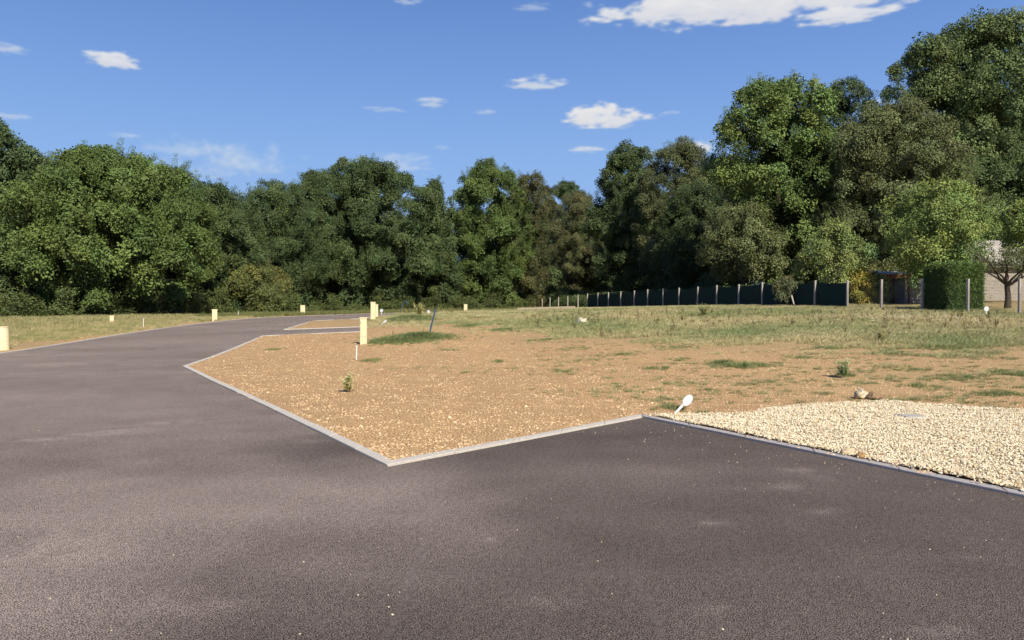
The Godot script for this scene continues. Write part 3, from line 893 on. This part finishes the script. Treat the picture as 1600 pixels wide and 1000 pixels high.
	tree("shrub", "golden yellow shrub beside the thin trunked fruit tree", GG, 1342, 52.5, 420, 0.85, 0.3, 2, "small", Color(.34, .29, .06), 303, 16, 6.0, 0.4, 1.0, 0.9, 0.2, "shrub")
	tree("shrub", "dull green shrub between the yellow shrub and the shed", GG, 1366, 53, 427, 0.9, 0.2, 2, "small", olive * 1.1, 304, 16, 6.0, 0.4, 1.0, 0.9, 0.2, "shrub")
	tree("shrub", "small bush growing through the braced fence post", GG, 1229, 53.5, 436, 0.85, 0.4, 2, "small", Color(.12, .13, .06), 305, 14, 5.0, 0.4, 1.0, 0.8, 0.3, "shrub")
	tree("shrub", "bright bush at the far corner of the wire fence", GG, 884, 118, 452, 2.4, 0.2, 2, "fine", bright * 1.1, 306, 24, 2.5, 0.35, 1.0, 0.9, 0.1, "shrub")
	tree("shrub", "light bush among the last distant fence posts", GG, 812, 133, 462, 1.8, 0.2, 2, "fine", olive * 1.2, 307, 18, 2.5, 0.35, 1.0, 0.9, 0.1, "shrub")
	tree("shrub", "yellowish bush at the foot of the dark trees behind the cream box", "bushes", 402, 80, 418, 3.1, 0.2, 0, "fine", Color(.118, .135, .042), 308, 34, 1.9, 0.3, 1.0, 0.9, 0.5, "shrub")
	tree("shrub", "rounded grey green bush beside the pale fence end", "bushes", 1120, 74, 425, 2.0, 0.2, 2, "fine", dark, 309, 24, 2.2, 0.32, 1.0, 0.9, 0.1, "shrub")
	# undergrowth under the edge trees
	var ug := PackedFloat32Array()
	var spots := [[-30, 58], [110, 59], [240, 64], [330, 74], [420, 80], [520, 91], [600, 97], [700, 103], [790, 107], [870, 128]]
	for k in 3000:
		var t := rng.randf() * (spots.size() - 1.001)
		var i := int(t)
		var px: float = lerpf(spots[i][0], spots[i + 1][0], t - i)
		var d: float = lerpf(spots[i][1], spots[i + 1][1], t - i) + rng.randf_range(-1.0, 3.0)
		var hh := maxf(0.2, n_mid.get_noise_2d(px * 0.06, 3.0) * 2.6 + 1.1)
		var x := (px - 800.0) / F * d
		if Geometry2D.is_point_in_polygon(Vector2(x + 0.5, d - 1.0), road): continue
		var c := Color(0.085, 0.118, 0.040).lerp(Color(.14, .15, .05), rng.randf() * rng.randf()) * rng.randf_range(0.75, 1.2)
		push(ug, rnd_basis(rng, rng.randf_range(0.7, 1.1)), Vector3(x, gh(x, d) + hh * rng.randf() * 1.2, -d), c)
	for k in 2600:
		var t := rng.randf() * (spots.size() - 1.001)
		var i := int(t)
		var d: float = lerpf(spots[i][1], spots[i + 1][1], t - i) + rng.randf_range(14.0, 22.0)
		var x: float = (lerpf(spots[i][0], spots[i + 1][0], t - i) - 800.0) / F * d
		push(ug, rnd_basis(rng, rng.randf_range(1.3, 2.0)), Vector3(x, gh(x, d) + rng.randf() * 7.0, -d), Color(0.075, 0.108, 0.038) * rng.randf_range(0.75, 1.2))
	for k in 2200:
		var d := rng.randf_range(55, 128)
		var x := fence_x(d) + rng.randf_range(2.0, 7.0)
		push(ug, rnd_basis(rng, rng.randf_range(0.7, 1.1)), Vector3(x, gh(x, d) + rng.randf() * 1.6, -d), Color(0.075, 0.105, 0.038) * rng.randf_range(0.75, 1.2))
	tag(many("undergrowth", spray.fine, M.leaf, ug), "low dark undergrowth along the foot of the wood", "undergrowth", "", "stuff")
	bare_tree()
	hedge()

func bare_tree() -> void:
	var d := 43.0
	var x := (1574.0 - 800.0) / F * d
	var o := base("fruit_tree", w3(Vector2(x, d)))
	tag(o, "gnarled dark fruit tree with sparse leaves in front of the house wall", "tree", "garden plants behind the fence")
	var r := RandomNumberGenerator.new(); r.seed = 42
	var st := begin()
	tube(st, [Vector3(0, -0.1, 0), Vector3(0.03, 0.6, 0), Vector3(-0.05, 1.35, 0)], [0.19, 0.15, 0.13], 9)
	var tips: Array = []
	for k in 8:
		var a := TAU * k / 8.0 + r.randfn() * 0.2
		var out := Vector3(cos(a), 0, sin(a))
		var p0 := Vector3(-0.05, 1.1 + 0.03 * k, 0)
		var p1 := p0 + out * 0.55 + Vector3.UP * 0.4
		var p2 := p1 + out.rotated(Vector3.UP, 0.3) * 0.7 + Vector3.UP * 0.45
		var p3 := p2 + out.rotated(Vector3.UP, -0.3) * 0.4 + Vector3.UP * 0.6
		tube(st, [p0, p1, p2, p3], [0.075, 0.055, 0.035, 0.012], 6, false)
		for q in 5:
			var b: Vector3 = p1.lerp(p2, r.randf()) if q < 3 else p2.lerp(p3, r.randf())
			var e := b + (out * 0.4 + Vector3(r.randfn(), absf(r.randfn()) + 0.5, r.randfn()) * 0.5)
			tube(st, [b, b.lerp(e, 0.5) + Vector3(r.randfn(), 0, r.randfn()) * 0.07, e], [0.022, 0.014, 0.006], 4, false)
			tips.append(e); tips.append(b.lerp(e, 0.6))
		tips.append(p3)
	put("trunk", finish(st), M.bark, o)
	var buf := PackedFloat32Array()
	for t in tips:
		for q in 2:
			push(buf, rnd_basis(r, r.randf_range(0.5, 0.8)), t + Vector3(r.randfn(), r.randfn(), r.randfn()) * 0.15, Color(.11, .125, .05) * r.randf_range(0.7, 1.2))
	tag(many("crown", spray.small, M.leaf, buf, o), "", "", "", "stuff")

func hedge() -> void:
	var d := 41.5
	var x := (1489.0 - 800.0) / F * d
	var o := base("hedge", w3(Vector2(x, d)), 0.2)
	tag(o, "clipped dark green hedge block just inside the fence", "hedge")
	var r := RandomNumberGenerator.new(); r.seed = 43
	var buf := PackedFloat32Array()
	var s := Vector3(1.75, 2.35, 1.9)
	for k in 4200:
		var f := r.randi() % 5
		var p := Vector3(r.randf_range(-.5, .5), r.randf_range(0.02, 1.0), r.randf_range(-.5, .5))
		if f == 0: p.x = -0.5
		elif f == 1: p.x = 0.5
		elif f == 2: p.z = 0.5
		elif f == 3: p.z = -0.5
		else: p.y = 1.0
		p *= s
		var e := Vector3(clampf(p.x, -.65, .65), clampf(p.y, 0.0, 2.1), clampf(p.z, -.7, .7))       # rounded edges
		if (p - e).length() > 0.25: p = e + (p - e).normalized() * 0.25
		p += Vector3(r.randfn(), r.randfn(), r.randfn()) * 0.035
		push(buf, Basis(Vector3.UP, r.randf() * TAU) * Basis(Vector3.RIGHT, r.randfn() * 0.9) * Basis.from_scale(Vector3.ONE * r.randf_range(0.4, 0.62)), p, Color(.105, .165, .045) * r.randf_range(0.7, 1.25))
	tag(many("foliage", spray.small, M.leaf, buf, o), "", "", "", "stuff")
	var st := begin()
	for k in 5:
		var b := Vector3(r.randf_range(-.4, .4), -0.05, r.randf_range(-.4, .4))
		tube(st, [b, b + Vector3(0.05, 1.0, 0), b * 1.3 + Vector3(0, 2.0, 0)], [0.05, 0.035, 0.015], 5)
	put("stems", finish(st), M.bark, o)

# ---------------------------------------------------------------- fence, house and shed
func build_fence() -> void:
	rng.seed = 909
	var f := base("fence", Vector3.ZERO)
	tag(f, "long boundary fence of concrete posts with wire mesh and dark green netting", "fence")
	var pts: Array = []
	for px in [1690, 1593, 1512, 1441, 1377, 1324, 1273, 1231, 1191, 1154, 1120, 1090, 1061, 1036, 1012, 991, 970, 951, 934, 918]:
		var d := 30.0
		while d < 92.0 and 800.0 + fence_x(d) / d * F > px: d += 0.02
		pts.append(Vector2(fence_x(d), d))
	var st := begin()
	cbox(st, Vector3(0, 0.78, 0), Vector3(0.115, 1.76, 0.115), 0.012)
	var post := finish(st)
	for p in pts:
		var o := put("post", post, M.post, f)
		o.position = w3(p)
		o.rotation = Vector3(rng.randfn() * 0.008, 0.26 + rng.randfn() * 0.05, rng.randfn() * 0.012)
	st = begin()                          # raking brace at the post with the bush
	var b0 := w3(pts[7], 1.5)
	var bp := w3(pts[7].lerp(pts[6], 0.42) + Vector2(-.25, 0.0), -0.05)
	var len := b0.distance_to(bp)
	var z := (bp - b0).normalized()
	var x := Vector3.UP.cross(z).normalized()
	cbox(st, Vector3.ZERO, Vector3(0.1, 0.1, len), 0.01)
	var br := put("brace", finish(st), M.post, f)
	br.transform = Transform3D(Basis(x, z.cross(x), z), (b0 + bp) * 0.5)
	for i in pts.size() - 1:
		var a := w3(pts[i]); var b := w3(pts[i + 1])
		var side := (b - a).cross(Vector3.UP).normalized()
		if side.x < 0: side = -side
		var off := side * 0.075
		st = begin()
		st.set_smooth_group(-1)
		if i >= 5:                        # netting
			var nseg := 8
			for k in nseg:
				var p0 := a.lerp(b, float(k) / nseg) + off; var p1 := a.lerp(b, float(k + 1) / nseg) + off
				var s0 := side * sin(k * 2.1 + i) * 0.02; var s1 := side * sin((k + 1) * 2.1 + i) * 0.02
				var h0 := 1.53 - 0.05 * sin(PI * k / nseg); var h1 := 1.53 - 0.05 * sin(PI * (k + 1) / nseg)
				quad(st, p0 + s0 + Vector3.UP * 0.05, p0 + Vector3.UP * h0, p1 + Vector3.UP * h1, p1 + s1 + Vector3.UP * 0.05)
				var t := side * 0.006
				quad(st, p1 + s1 + t + Vector3.UP * 0.05, p1 + t + Vector3.UP * h1, p0 + t + Vector3.UP * h0, p0 + s0 + t + Vector3.UP * 0.05)
			put("netting", finish(st), M.net, f)
			st = begin()
		var rows := 11
		for k in rows:
			var h := 0.06 + 1.5 * k / (rows - 1)
			tube(st, [a + off * 0.9 + Vector3.UP * h, (a + b) * 0.5 + off * 0.9 + Vector3.UP * (h - 0.012), b + off * 0.9 + Vector3.UP * h], [0.003, 0.003, 0.003], 3, false)
		if i < 5:
			var cols := int(a.distance_to(b) / 0.1)
			for k in range(1, cols):
				var p := a.lerp(b, float(k) / cols) + off * 0.9
				tube(st, [p + Vector3.UP * 0.06, p + Vector3.UP * 1.56], [0.0025, 0.0025], 3, false)
		put("mesh_wire", finish(st), M.wire, f)
	# the older fence running on into the distance
	var g := base("fence", Vector3.ZERO)
	tag(g, "distant row of thin pale posts with wire beyond the netted fence", "fence")
	var prev := Vector3.ZERO
	st = begin()
	cbox(st, Vector3(0, 0.5, 0), Vector3(0.11, 1.0, 0.11), 0.012)
	var thin := finish(st)
	for k in 9:
		var d := 94.0 + 4.7 * k
		var p := w3(Vector2(fence_x(d), d))
		var hgt := lerpf(1.6, 1.3, k / 8.0)
		var o := put("post", thin, M.post, g)
		o.position = p - Vector3(0, 0.1, 0)
		o.scale = Vector3(1, hgt + 0.1, 1)
		if k > 0:
			var ws := begin()
			for h in [0.4, 0.8, 1.2]:
				tube(ws, [prev + Vector3(0.08, h, 0), p + Vector3(0.08, h, 0)], [0.004, 0.004], 3, false)
			put("wire", finish(ws), M.wire, g)
		prev = p

func build_house() -> void:
	rng.seed = 111
	var at := Vector3(39.5, gh(39.5, 58.0), -60.0)
	var h := base("house", at)
	tag(h, "low garden house with grey rendered wall and pale tiled roof", "house")
	var eave := 4.5 - at.y            # about 2.9 m above the eye
	var st := begin()
	cbox(st, Vector3(0, eave * 0.5 - 0.1, 0), Vector3(13.0, eave + 0.2, 6.0), 0.02)
	for s in [-1.0, 1.0]:
		tri(st, Vector3(s * 6.5, eave, 3.0), Vector3(s * 6.5, eave + 1.75, 0), Vector3(s * 6.5, eave, -3.0))
	put("wall", finish(st), M.wall, h)
	var roof := Node3D.new()
	roof.name = "roof"
	h.add_child(roof)
	# roof deck, then courses of tiles laid over it
	st = begin()
	for s in [-1.0, 1.0]:
		cbox(st, Vector3(0, eave + 0.85, s * 1.65), Vector3(13.3, 0.08, 3.86), 0.01, Basis(Vector3.RIGHT, s * atan(1.75 / 3.0)))
	put("deck", finish(st), M.wood, roof)
	var ang := atan(1.75 / 3.0)
	for c in 10:
		st = begin()
		st.set_smooth_group(-1)
		var n := 54
		for k in n:
			var x0 := -6.65 + 13.3 * k / n
			var x1 := x0 + 13.3 / n
			var tone := rng.randf_range(0.75, 1.1)
			st.set_color(Color(0.43, 0.395, 0.35) * tone)
			for q in 4:
				var u0 := q / 4.0; var u1 := (q + 1) / 4.0
				var y0 := sin(u0 * PI) * 0.06; var y1 := sin(u1 * PI) * 0.06
				var lo := -0.02 + c * 0.385; var hi := lo + 0.42
				var P := func(x: float, y: float, along: float, lift: float) -> Vector3:
					return Vector3(x, eave - 0.09 + along * sin(ang) + (y + lift + 0.10) * cos(ang), 3.36 - along * cos(ang) + (y + lift) * sin(ang))
				quad(st, P.call(lerpf(x0, x1, u0), y0, lo, 0.05), P.call(lerpf(x0, x1, u0), y0, hi, 0.015), P.call(lerpf(x0, x1, u1), y1, hi, 0.015), P.call(lerpf(x0, x1, u1), y1, lo, 0.05))
				quad(st, P.call(lerpf(x0, x1, u0), 0, lo, 0.0), P.call(lerpf(x0, x1, u0), y0, lo, 0.05), P.call(lerpf(x0, x1, u1), y1, lo, 0.05), P.call(lerpf(x0, x1, u1), 0, lo, 0.0))
		put("tile_course", finish(st), M.tile, roof)
	st = begin()
	tube(st, [Vector3(-6.7, eave - 0.12, 3.42), Vector3(6.7, eave - 0.14, 3.42)], [0.055, 0.055], 8)
	put("gutter", finish(st), M.kerb_grey, h)
	st = begin()
	cbox(st, Vector3(-2.2, 1.0, 3.03), Vector3(0.95, 2.0, 0.08), 0.01)
	put("door", finish(st), M.wood, h)

	# lean-to shed
	var d := 56.0
	var p := Vector2(26.4, d)
	var s := base("shed", w3(p))
	tag(s, "small garden shed with a red brown awning on posts and grey wall", "shed")
	st = begin()
	cbox(st, Vector3(1.9, 0.85, -0.3), Vector3(2.4, 1.75, 2.0), 0.015)
	put("wall", finish(st), M.post, s)
	st = begin()
	cbox(st, Vector3(-0.15, 2.12, 0.1), Vector3(2.3, 0.07, 2.2), 0.01, Basis(Vector3.RIGHT, 0.12))
	put("roof", finish(st), M.kerb_grey, s)
	st = begin()
	cbox(st, Vector3(-0.15, 1.9, 1.12), Vector3(2.2, 0.28, 0.05), 0.008)
	put("awning", finish(st), M.brown, s)
	for q in [-1.15, 0.85]:
		st = begin()
		cbox(st, Vector3(q, 0.9, 1.02), Vector3(0.1, 1.9, 0.1), 0.008)
		put("post", finish(st), M.brown, s)
	st = begin()
	cbox(st, Vector3(-0.85, 1.6, 1.02), Vector3(0.07, 0.75, 0.07), 0.006, Basis(Vector3.FORWARD, 0.75))
	put("brace", finish(st), M.brown, s)
	st = begin()
	cbox(st, Vector3(-0.15, 0.95, -0.75), Vector3(2.0, 2.0, 0.1), 0.01)
	put("back_wall", finish(st), M.wood, s)
	# greenery container boards: white notice by the yellow shrub
	var c := base("compost_bin", w3(Vector2(23.6, 54.0)))
	tag(c, "pale wooden compost bin under the yellow shrub", "bin")
	for k in 5:
		st = begin()
		cbox(st, Vector3(0, 0.1 + 0.15 * k, 0.3), Vector3(0.62, 0.12, 0.03), 0.005)
		put("board", finish(st), M.wood, c)
	for sx in [-0.28, 0.28]:
		st = begin()
		cbox(st, Vector3(sx, 0.38, 0.26), Vector3(0.05, 0.85, 0.05), 0.005)
		put("post", finish(st), M.wood, c)

# ---------------------------------------------------------------- boxes, signs, stakes and pipes
func utility_box(p: Vector2, h: float, w: float, turn: float, label: String, lean := 0.0) -> void:
	var o := base("utility_box", w3(p), turn)
	o.rotation.z = lean
	tag(o, label, "utility box", "cream service boxes along the road")
	var st := begin()
	cbox(st, Vector3(0, h * 0.5 - 0.06, 0), Vector3(w, h + 0.06, w * 0.72), 0.014)
	put("body", finish(st), M.cream, o)
	st = begin()
	cbox(st, Vector3(0, h - 0.018, 0), Vector3(w + 0.03, 0.05, w * 0.72 + 0.03), 0.012)
	put("cap", finish(st), M.cream, o)
	st = begin()
	cbox(st, Vector3(0, h * 0.60, w * 0.36 + 0.004), Vector3(w - 0.05, h * 0.62, 0.014), 0.005)
	var door := put("door", finish(st), M.cream, o)
	st = begin()
	tube(st, [Vector3(w * 0.30, h * 0.62, w * 0.36 + 0.008), Vector3(w * 0.30, h * 0.62, w * 0.36 + 0.02)], [0.014, 0.014], 8)
	put("lock", finish(st), M.stake, door)

func oval_sign(p: Vector2, s: float, yaw: float, lean: Vector2, label: String, squash := 0.62) -> void:
	var o := base("plot_sign", w3(p))
	o.basis = Basis(Vector3.UP, yaw) * Basis(Vector3.FORWARD, lean.x) * Basis(Vector3.RIGHT, lean.y)
	tag(o, label, "sign", "white plot markers")
	var st := begin()
	cbox(st, Vector3(0, s * 0.2, 0), Vector3(0.05 * s / 0.5, s * 0.75, 0.012), 0.004)
	put("stake", finish(st), M.white, o)
	st = begin()
	st.set_smooth_group(-1)
	var c := Vector3(0, s * 0.74, 0.012)
	var a := s * 0.28
	var b := a * squash
	var n := 28
	for k in n:
		var t0 := TAU * k / n; var t1 := TAU * (k + 1) / n
		var u := c + Vector3(cos(t0) * b, sin(t0) * a, 0); var v := c + Vector3(cos(t1) * b, sin(t1) * a, 0)
		var f := Vector3(0, 0, 0.004)
		tri(st, c + f, v + f, u + f)
		tri(st, c - f, u - f, v - f)
		quad(st, u - f, u + f, v + f, v - f)
	put("plate", finish(st), M.white, o)

func stake(p: Vector2, h: float, lean: Vector2, m: Material, label: String, called := "stake", w := 0.035) -> void:
	var o := base(called, w3(p))
	o.basis = Basis(Vector3.FORWARD, lean.x) * Basis(Vector3.RIGHT, lean.y)
	tag(o, label, "stake", "marker stakes")
	var st := begin()
	cbox(st, Vector3(0, h * 0.5 - 0.05, 0), Vector3(w, h + 0.1, w), w * 0.15)
	put("shaft", finish(st), m, o)
	st = begin()
	cbox(st, Vector3(0, h - 0.03, 0), Vector3(w + 0.006, 0.06, w + 0.006), w * 0.15)
	put("painted_tip", finish(st), M.white, o)

func pipe(p: Vector2, pts: Array, r: float, label: String) -> void:
	var o := base("water_pipe", w3(p))
	tag(o, label, "pipe", "blue water pipes sticking out of the ground")
	var c := Curve3D.new()
	for i in pts.size():
		var prev: Vector3 = pts[maxi(i - 1, 0)]; var next: Vector3 = pts[mini(i + 1, pts.size() - 1)]
		c.add_point(pts[i], (prev - next) * 0.18, (next - prev) * 0.18)
	var q: Array = []; var rr: Array = []
	for k in 15:
		q.append(c.sample_baked(c.get_baked_length() * k / 14.0)); rr.append(r)
	var st := begin()
	tube(st, q, rr, 9)
	put("tube", finish(st), M.blue, o)
	st = begin()
	var e: Vector3 = q[-1]
	var dir: Vector3 = (q[-1] - q[-2]).normalized()
	tube(st, [e - dir * 0.05, e + dir * 0.012], [r * 1.35, r * 1.35], 9)
	put("end_cap", finish(st), M.blue, o)

func build_props() -> void:
	rng.seed = 222
	utility_box(gp(568, 538.5), 0.99, 0.25, 0.12, "slim cream utility box on the bare soil before the driveway notch")
	utility_box(gp(583, 500.5) , 1.07, 0.29, 0.1, "tall cream utility box with a shorter one just behind it")
	utility_box(gp(588, 495.0), 0.85, 0.24, 0.1, "short cream utility box tucked behind a taller one")
	utility_box(Vector2(-18.7, 71.5), 0.93, 0.40, 0.2, "cream utility box at the outer edge of the road bend")
	utility_box(Vector2(-18.95, 51.0), 0.74, 0.31, 0.3, "cream utility box at the road edge before the slender dark trees")
	utility_box(gp(175, 506.5), 0.50, 0.24, 0.35, "low cream utility box standing in the verge grass before the maple")
	utility_box(Vector2(-5.5, 94.8), 0.84, 0.40, 0.0, "small distant cream utility box beyond the far road")
	# the round one: cream cylinder with a dished lid
	var q := gp(15, 547.5) + Vector2(-0.25, 0)
	var o := base("utility_box", w3(q))
	o.rotation.z = 0.035
	tag(o, "wide rounded cream post box at the road edge on the verge", "utility box", "cream service boxes along the road")
	var st := begin()
	tube(st, [Vector3(0, -0.1, 0), Vector3(0, 0.05, 0), Vector3(0, 0.80, 0), Vector3(0, 0.835, 0)], [0.235, 0.225, 0.222, 0.21], 24)
	put("body", finish(st), M.cream, o)
	st = begin()
	tube(st, [Vector3(0, 0.836, 0), Vector3(0, 0.862, 0), Vector3(0, 0.872, 0)], [0.232, 0.232, 0.2], 24)
	put("lid", finish(st), M.cream, o)
	# plot markers
	oval_sign(gp(1056, 646), 0.37, 0.1, Vector2(0.86, -0.3), "white oval plot sign leaning over beside the gravel drive", 0.6)
	oval_sign(gp(1541, 494), 0.42, 0.0, Vector2(0.0, 0.0), "upright round white plot marker before the wire fence", 0.95)
	oval_sign(gp(596, 492), 0.5, 0.0, Vector2(0.05, 0.1), "distant white plot marker beside the pair of cream boxes", 0.95)
	oval_sign(gp(670, 493), 0.38, 0.0, Vector2(-0.05, 0.1), "distant white plot marker near the leaning blue pipe", 0.95)
	oval_sign(gp(594, 508), 0.42, 0.4, Vector2(0.95, 0.0), "fallen white plot sign behind the slim cream box", 0.35)
	stake(gp(557, 563), 0.42, Vector2(0.02, 0.0), M.stake, "short pale survey stake in front of the slim cream box")
	stake(gp(224, 512), 0.5, Vector2(0.03, 0), M.stake, "pale survey stake at the road edge before the maple")
	stake(gp(377, 497) + Vector2(-0.9, 2), 0.5, Vector2(0.0, 0), M.stake, "pale survey stake between two cream boxes at the road edge")
	stake(Vector2(15.2, 64.0), 0.35, Vector2(0.1, 0), M.stake, "pale survey stake at the foot of the netting")
	pipe(gp(671, 523), [Vector3(0, -0.1, 0), Vector3(0.06, 0.3, 0), Vector3(0.2, 0.8, 0.05), Vector3(0.26, 1.08, 0.05)], 0.035, "leaning blue water pipe rising from the grass clump")
	pipe(Vector2(-9.2, 66.0), [Vector3(0, -0.1, 0), Vector3(0.05, 0.5, 0), Vector3(0.25, 1.0, 0.0), Vector3(0.5, 1.1, 0), Vector3(0.62, 0.85, 0)], 0.032, "hooked blue water pipe in the weeds by the far road")
	pipe(Vector2(-20.4, 30.6), [Vector3(0, -0.1, 0), Vector3(-0.02, 0.3, 0), Vector3(-0.1, 0.62, 0.0)], 0.04, "short blue water pipe behind the rounded cream box")
	pipe(gp(285, 497) + Vector2(-1.2, 3), [Vector3(0, -0.1, 0), Vector3(0.0, 0.3, 0), Vector3(-0.15, 0.5, 0), Vector3(-0.4, 0.6, 0)], 0.035, "bent blue water pipe in the verge grass")
	# inspection cover lying in the gravel
	var cv := base("inspection_cover", w3(gp(1425, 656), 0.022), 0.15)
	cv.rotation.x = 0.03
	tag(cv, "grey inspection cover half buried in the gravel", "cover")
	st = begin()
	cbox(st, Vector3.ZERO, Vector3(0.36, 0.035, 0.3), 0.006)
	put("frame", finish(st), M.cover, cv)
	st = begin()
	cbox(st, Vector3(0, 0.02, 0), Vector3(0.29, 0.018, 0.23), 0.004)
	put("lid", finish(st), M.cover, cv)
	# single rocks that stand out
	for r in [[1322, 714, .14, Color(.56, .46, .31), "cream rock resting against the grey kerb"], [1345, 719, .12, Color(.40, .25, .12), "rusty brown rock against the grey kerb beside the cream one"], [1346, 624, .24, Color(.60, .52, .37), "pale rock at the rim of the gravel drive"], [1366, 626, .2, Color(.30, .20, .12), "brown earth clod at the rim of the gravel drive"], [1378, 628, .10, Color(.22, .15, .09), "dark earth clod behind the gravel rim"], [1408, 654, .07, Color(.22, .17, .11), "dark clod on the inspection cover's corner"], [910, 506, .5, Color(.62, .55, .42), "pale lump of rubble in the field grass"]]:
		var g := gp(r[0], r[1])
		var k := base("rock", w3(g, r[2] * 0.15), rng.randf() * TAU)
		tag(k, r[4], "rock")
		var mm := mat(r[3], 0.95, 0.2)
		mm.albedo_texture = M.post.albedo_texture
		mm.uv1_triplanar = true; mm.uv1_scale = Vector3(2, 2, 2)
		var sh := put("stone", rock_mesh(int(r[0])), mm, k)
		sh.scale = Vector3(r[2], r[2] * 0.75, r[2])

func rock_mesh(sd: int) -> ArrayMesh:
	var sp := SphereMesh.new(); sp.radius = 0.5; sp.height = 1.0; sp.radial_segments = 14; sp.rings = 8
	var n := FastNoiseLite.new(); n.seed = sd; n.frequency = 1.3; n.fractal_octaves = 3
	var arr := sp.get_mesh_arrays()
	var v: PackedVector3Array = arr[Mesh.ARRAY_VERTEX]
	for i in v.size():
		v[i] *= 1.0 + n.get_noise_3dv(v[i] * 2.2) * 1.3
	arr[Mesh.ARRAY_VERTEX] = v
	var am := ArrayMesh.new()
	am.add_surface_from_arrays(Mesh.PRIMITIVE_TRIANGLES, arr)
	var st := SurfaceTool.new()
	st.create_from(am, 0)
	st.generate_normals()
	return st.commit()

# ---------------------------------------------------------------- scene
func _ready() -> void:
	var cam := Camera3D.new()
	cam.name = "camera"
	cam.position = Vector3(0, EYE, 0)
	cam.rotation.x = -atan((500.0 - HY) / F)
	cam.fov = rad_to_deg(2.0 * atan(500.0 / F))
	cam.far = 3000.0
	add_child(cam)
	cam.current = true
	var env := Environment.new()
	env.background_mode = Environment.BG_SKY
	env.sky = Sky.new()
	env.sky.sky_material = make_sky()
	env.background_energy_multiplier = 0.52
	env.tonemap_mode = Environment.TONE_MAPPER_LINEAR
	env.tonemap_exposure = 1.6
	env.sdfgi_enabled = true
	env.ssao_enabled = true
	env.ssil_enabled = true
	var we := WorldEnvironment.new()
	we.name = "environment"
	we.environment = env
	add_child(we)
	var sun := DirectionalLight3D.new()
	sun.name = "sun"
	sun.light_energy = 1.55
	sun.light_color = Color(1.0, 0.965, 0.90)
	sun.light_angular_distance = 0.53
	sun.shadow_enabled = true
	add_child(sun)
	var az := deg_to_rad(25.0)
	var el := deg_to_rad(39.0)
	sun.look_at_from_position(Vector3(sin(az) * cos(el), sin(el), cos(az) * cos(el)) * 50.0, Vector3.ZERO)

	n_big.seed = 1; n_big.frequency = 0.09; n_big.fractal_octaves = 3
	n_mid.seed = 2; n_mid.frequency = 0.5; n_mid.fractal_octaves = 3
	n_fine.seed = 3; n_fine.frequency = 2.6; n_fine.fractal_octaves = 2
	road = PackedVector2Array([Vector2(13, -10.2), Vector2(1.85, 11.35), Vector2(-1.24, 7.93), Vector2(-9.02, 21.87), Vector2(-11.11, 35.58), Vector2(-7.1, 37.3), Vector2(-7.5, 41.2), Vector2(-11.4, 39.9), Vector2(-12.2, 49.0), Vector2(-9.7, 51.3), Vector2(-9.5, 60),
		Vector2(-9, 70), Vector2(-7, 78), Vector2(-3, 84), Vector2(0, 86), Vector2(0.5, 94.5), Vector2(-6, 94), Vector2(-12, 89), Vector2(-15.5, 80), Vector2(-17.2, 70), Vector2(-18.2, 61), Vector2(-18.5, 50), Vector2(-18.7, 44), Vector2(-18.6, 38), Vector2(-18.05, 28.2), Vector2(-17.3, 10), Vector2(-16.5, -12)])
	gravel = PackedVector2Array([Vector2(13.13, -10.13), Vector2(1.98, 11.42), Vector2(2.7, 11.46), Vector2(3.5, 11.55), Vector2(3.95, 12.15), Vector2(4.9, 12.55), Vector2(5.95, 12.8), Vector2(6.7, 12.3), Vector2(7.5, 11.75), Vector2(8.6, 11.2), Vector2(11, 10.6), Vector2(14, 7), Vector2(15.5, 0), Vector2(17, -9)])
	lime_stone = [pebble(1, 0.7), pebble(2, 0.8), pebble(3, 0.6)]
	make_materials()
	build_ground()
	rng.seed = 303
	kerb_line([Vector2(9.87, -4.2), Vector2(1.85, 11.35), Vector2(-1.24, 7.93), Vector2(-9.02, 21.87), Vector2(-11.11, 35.58), Vector2(-7.1, 37.3), Vector2(-7.5, 41.2), Vector2(-11.4, 39.9), Vector2(-12.2, 49.0), Vector2(-9.7, 51.3), Vector2(-9.5, 60), Vector2(-9, 70), Vector2(-7, 78), Vector2(-3, 84), Vector2(0, 86)],
		[[0, 1, M.kerb_grey, "grey concrete kerb between the asphalt and the gravel drive"], [1, 2, M.kerb, "pale kerb along the short splayed edge of the soil plot"], [2, 3, M.kerb, "pale kerb along the long near edge of the soil plot"],
		[3, 4, M.kerb, "pale kerb along the road from the plot's pointed corner"], [4, 7, M.kerb, "kerb round the narrow driveway notch"], [7, 14, M.kerb, "kerb along the inside of the road bend"]])
	kerb_line([Vector2(-6, 94), Vector2(-12, 89), Vector2(-15.5, 80), Vector2(-17.2, 70), Vector2(-18.2, 61), Vector2(-18.5, 50), Vector2(-18.7, 44), Vector2(-18.6, 38), Vector2(-18.05, 28.2), Vector2(-17.3, 10)], [[0, 9, M.kerb, "kerb along the verge side of the road"]])
	build_gravel()
	build_house()
	build_fence()
	build_trees()
	build_props()
	build_grass()
	scatter_stones()
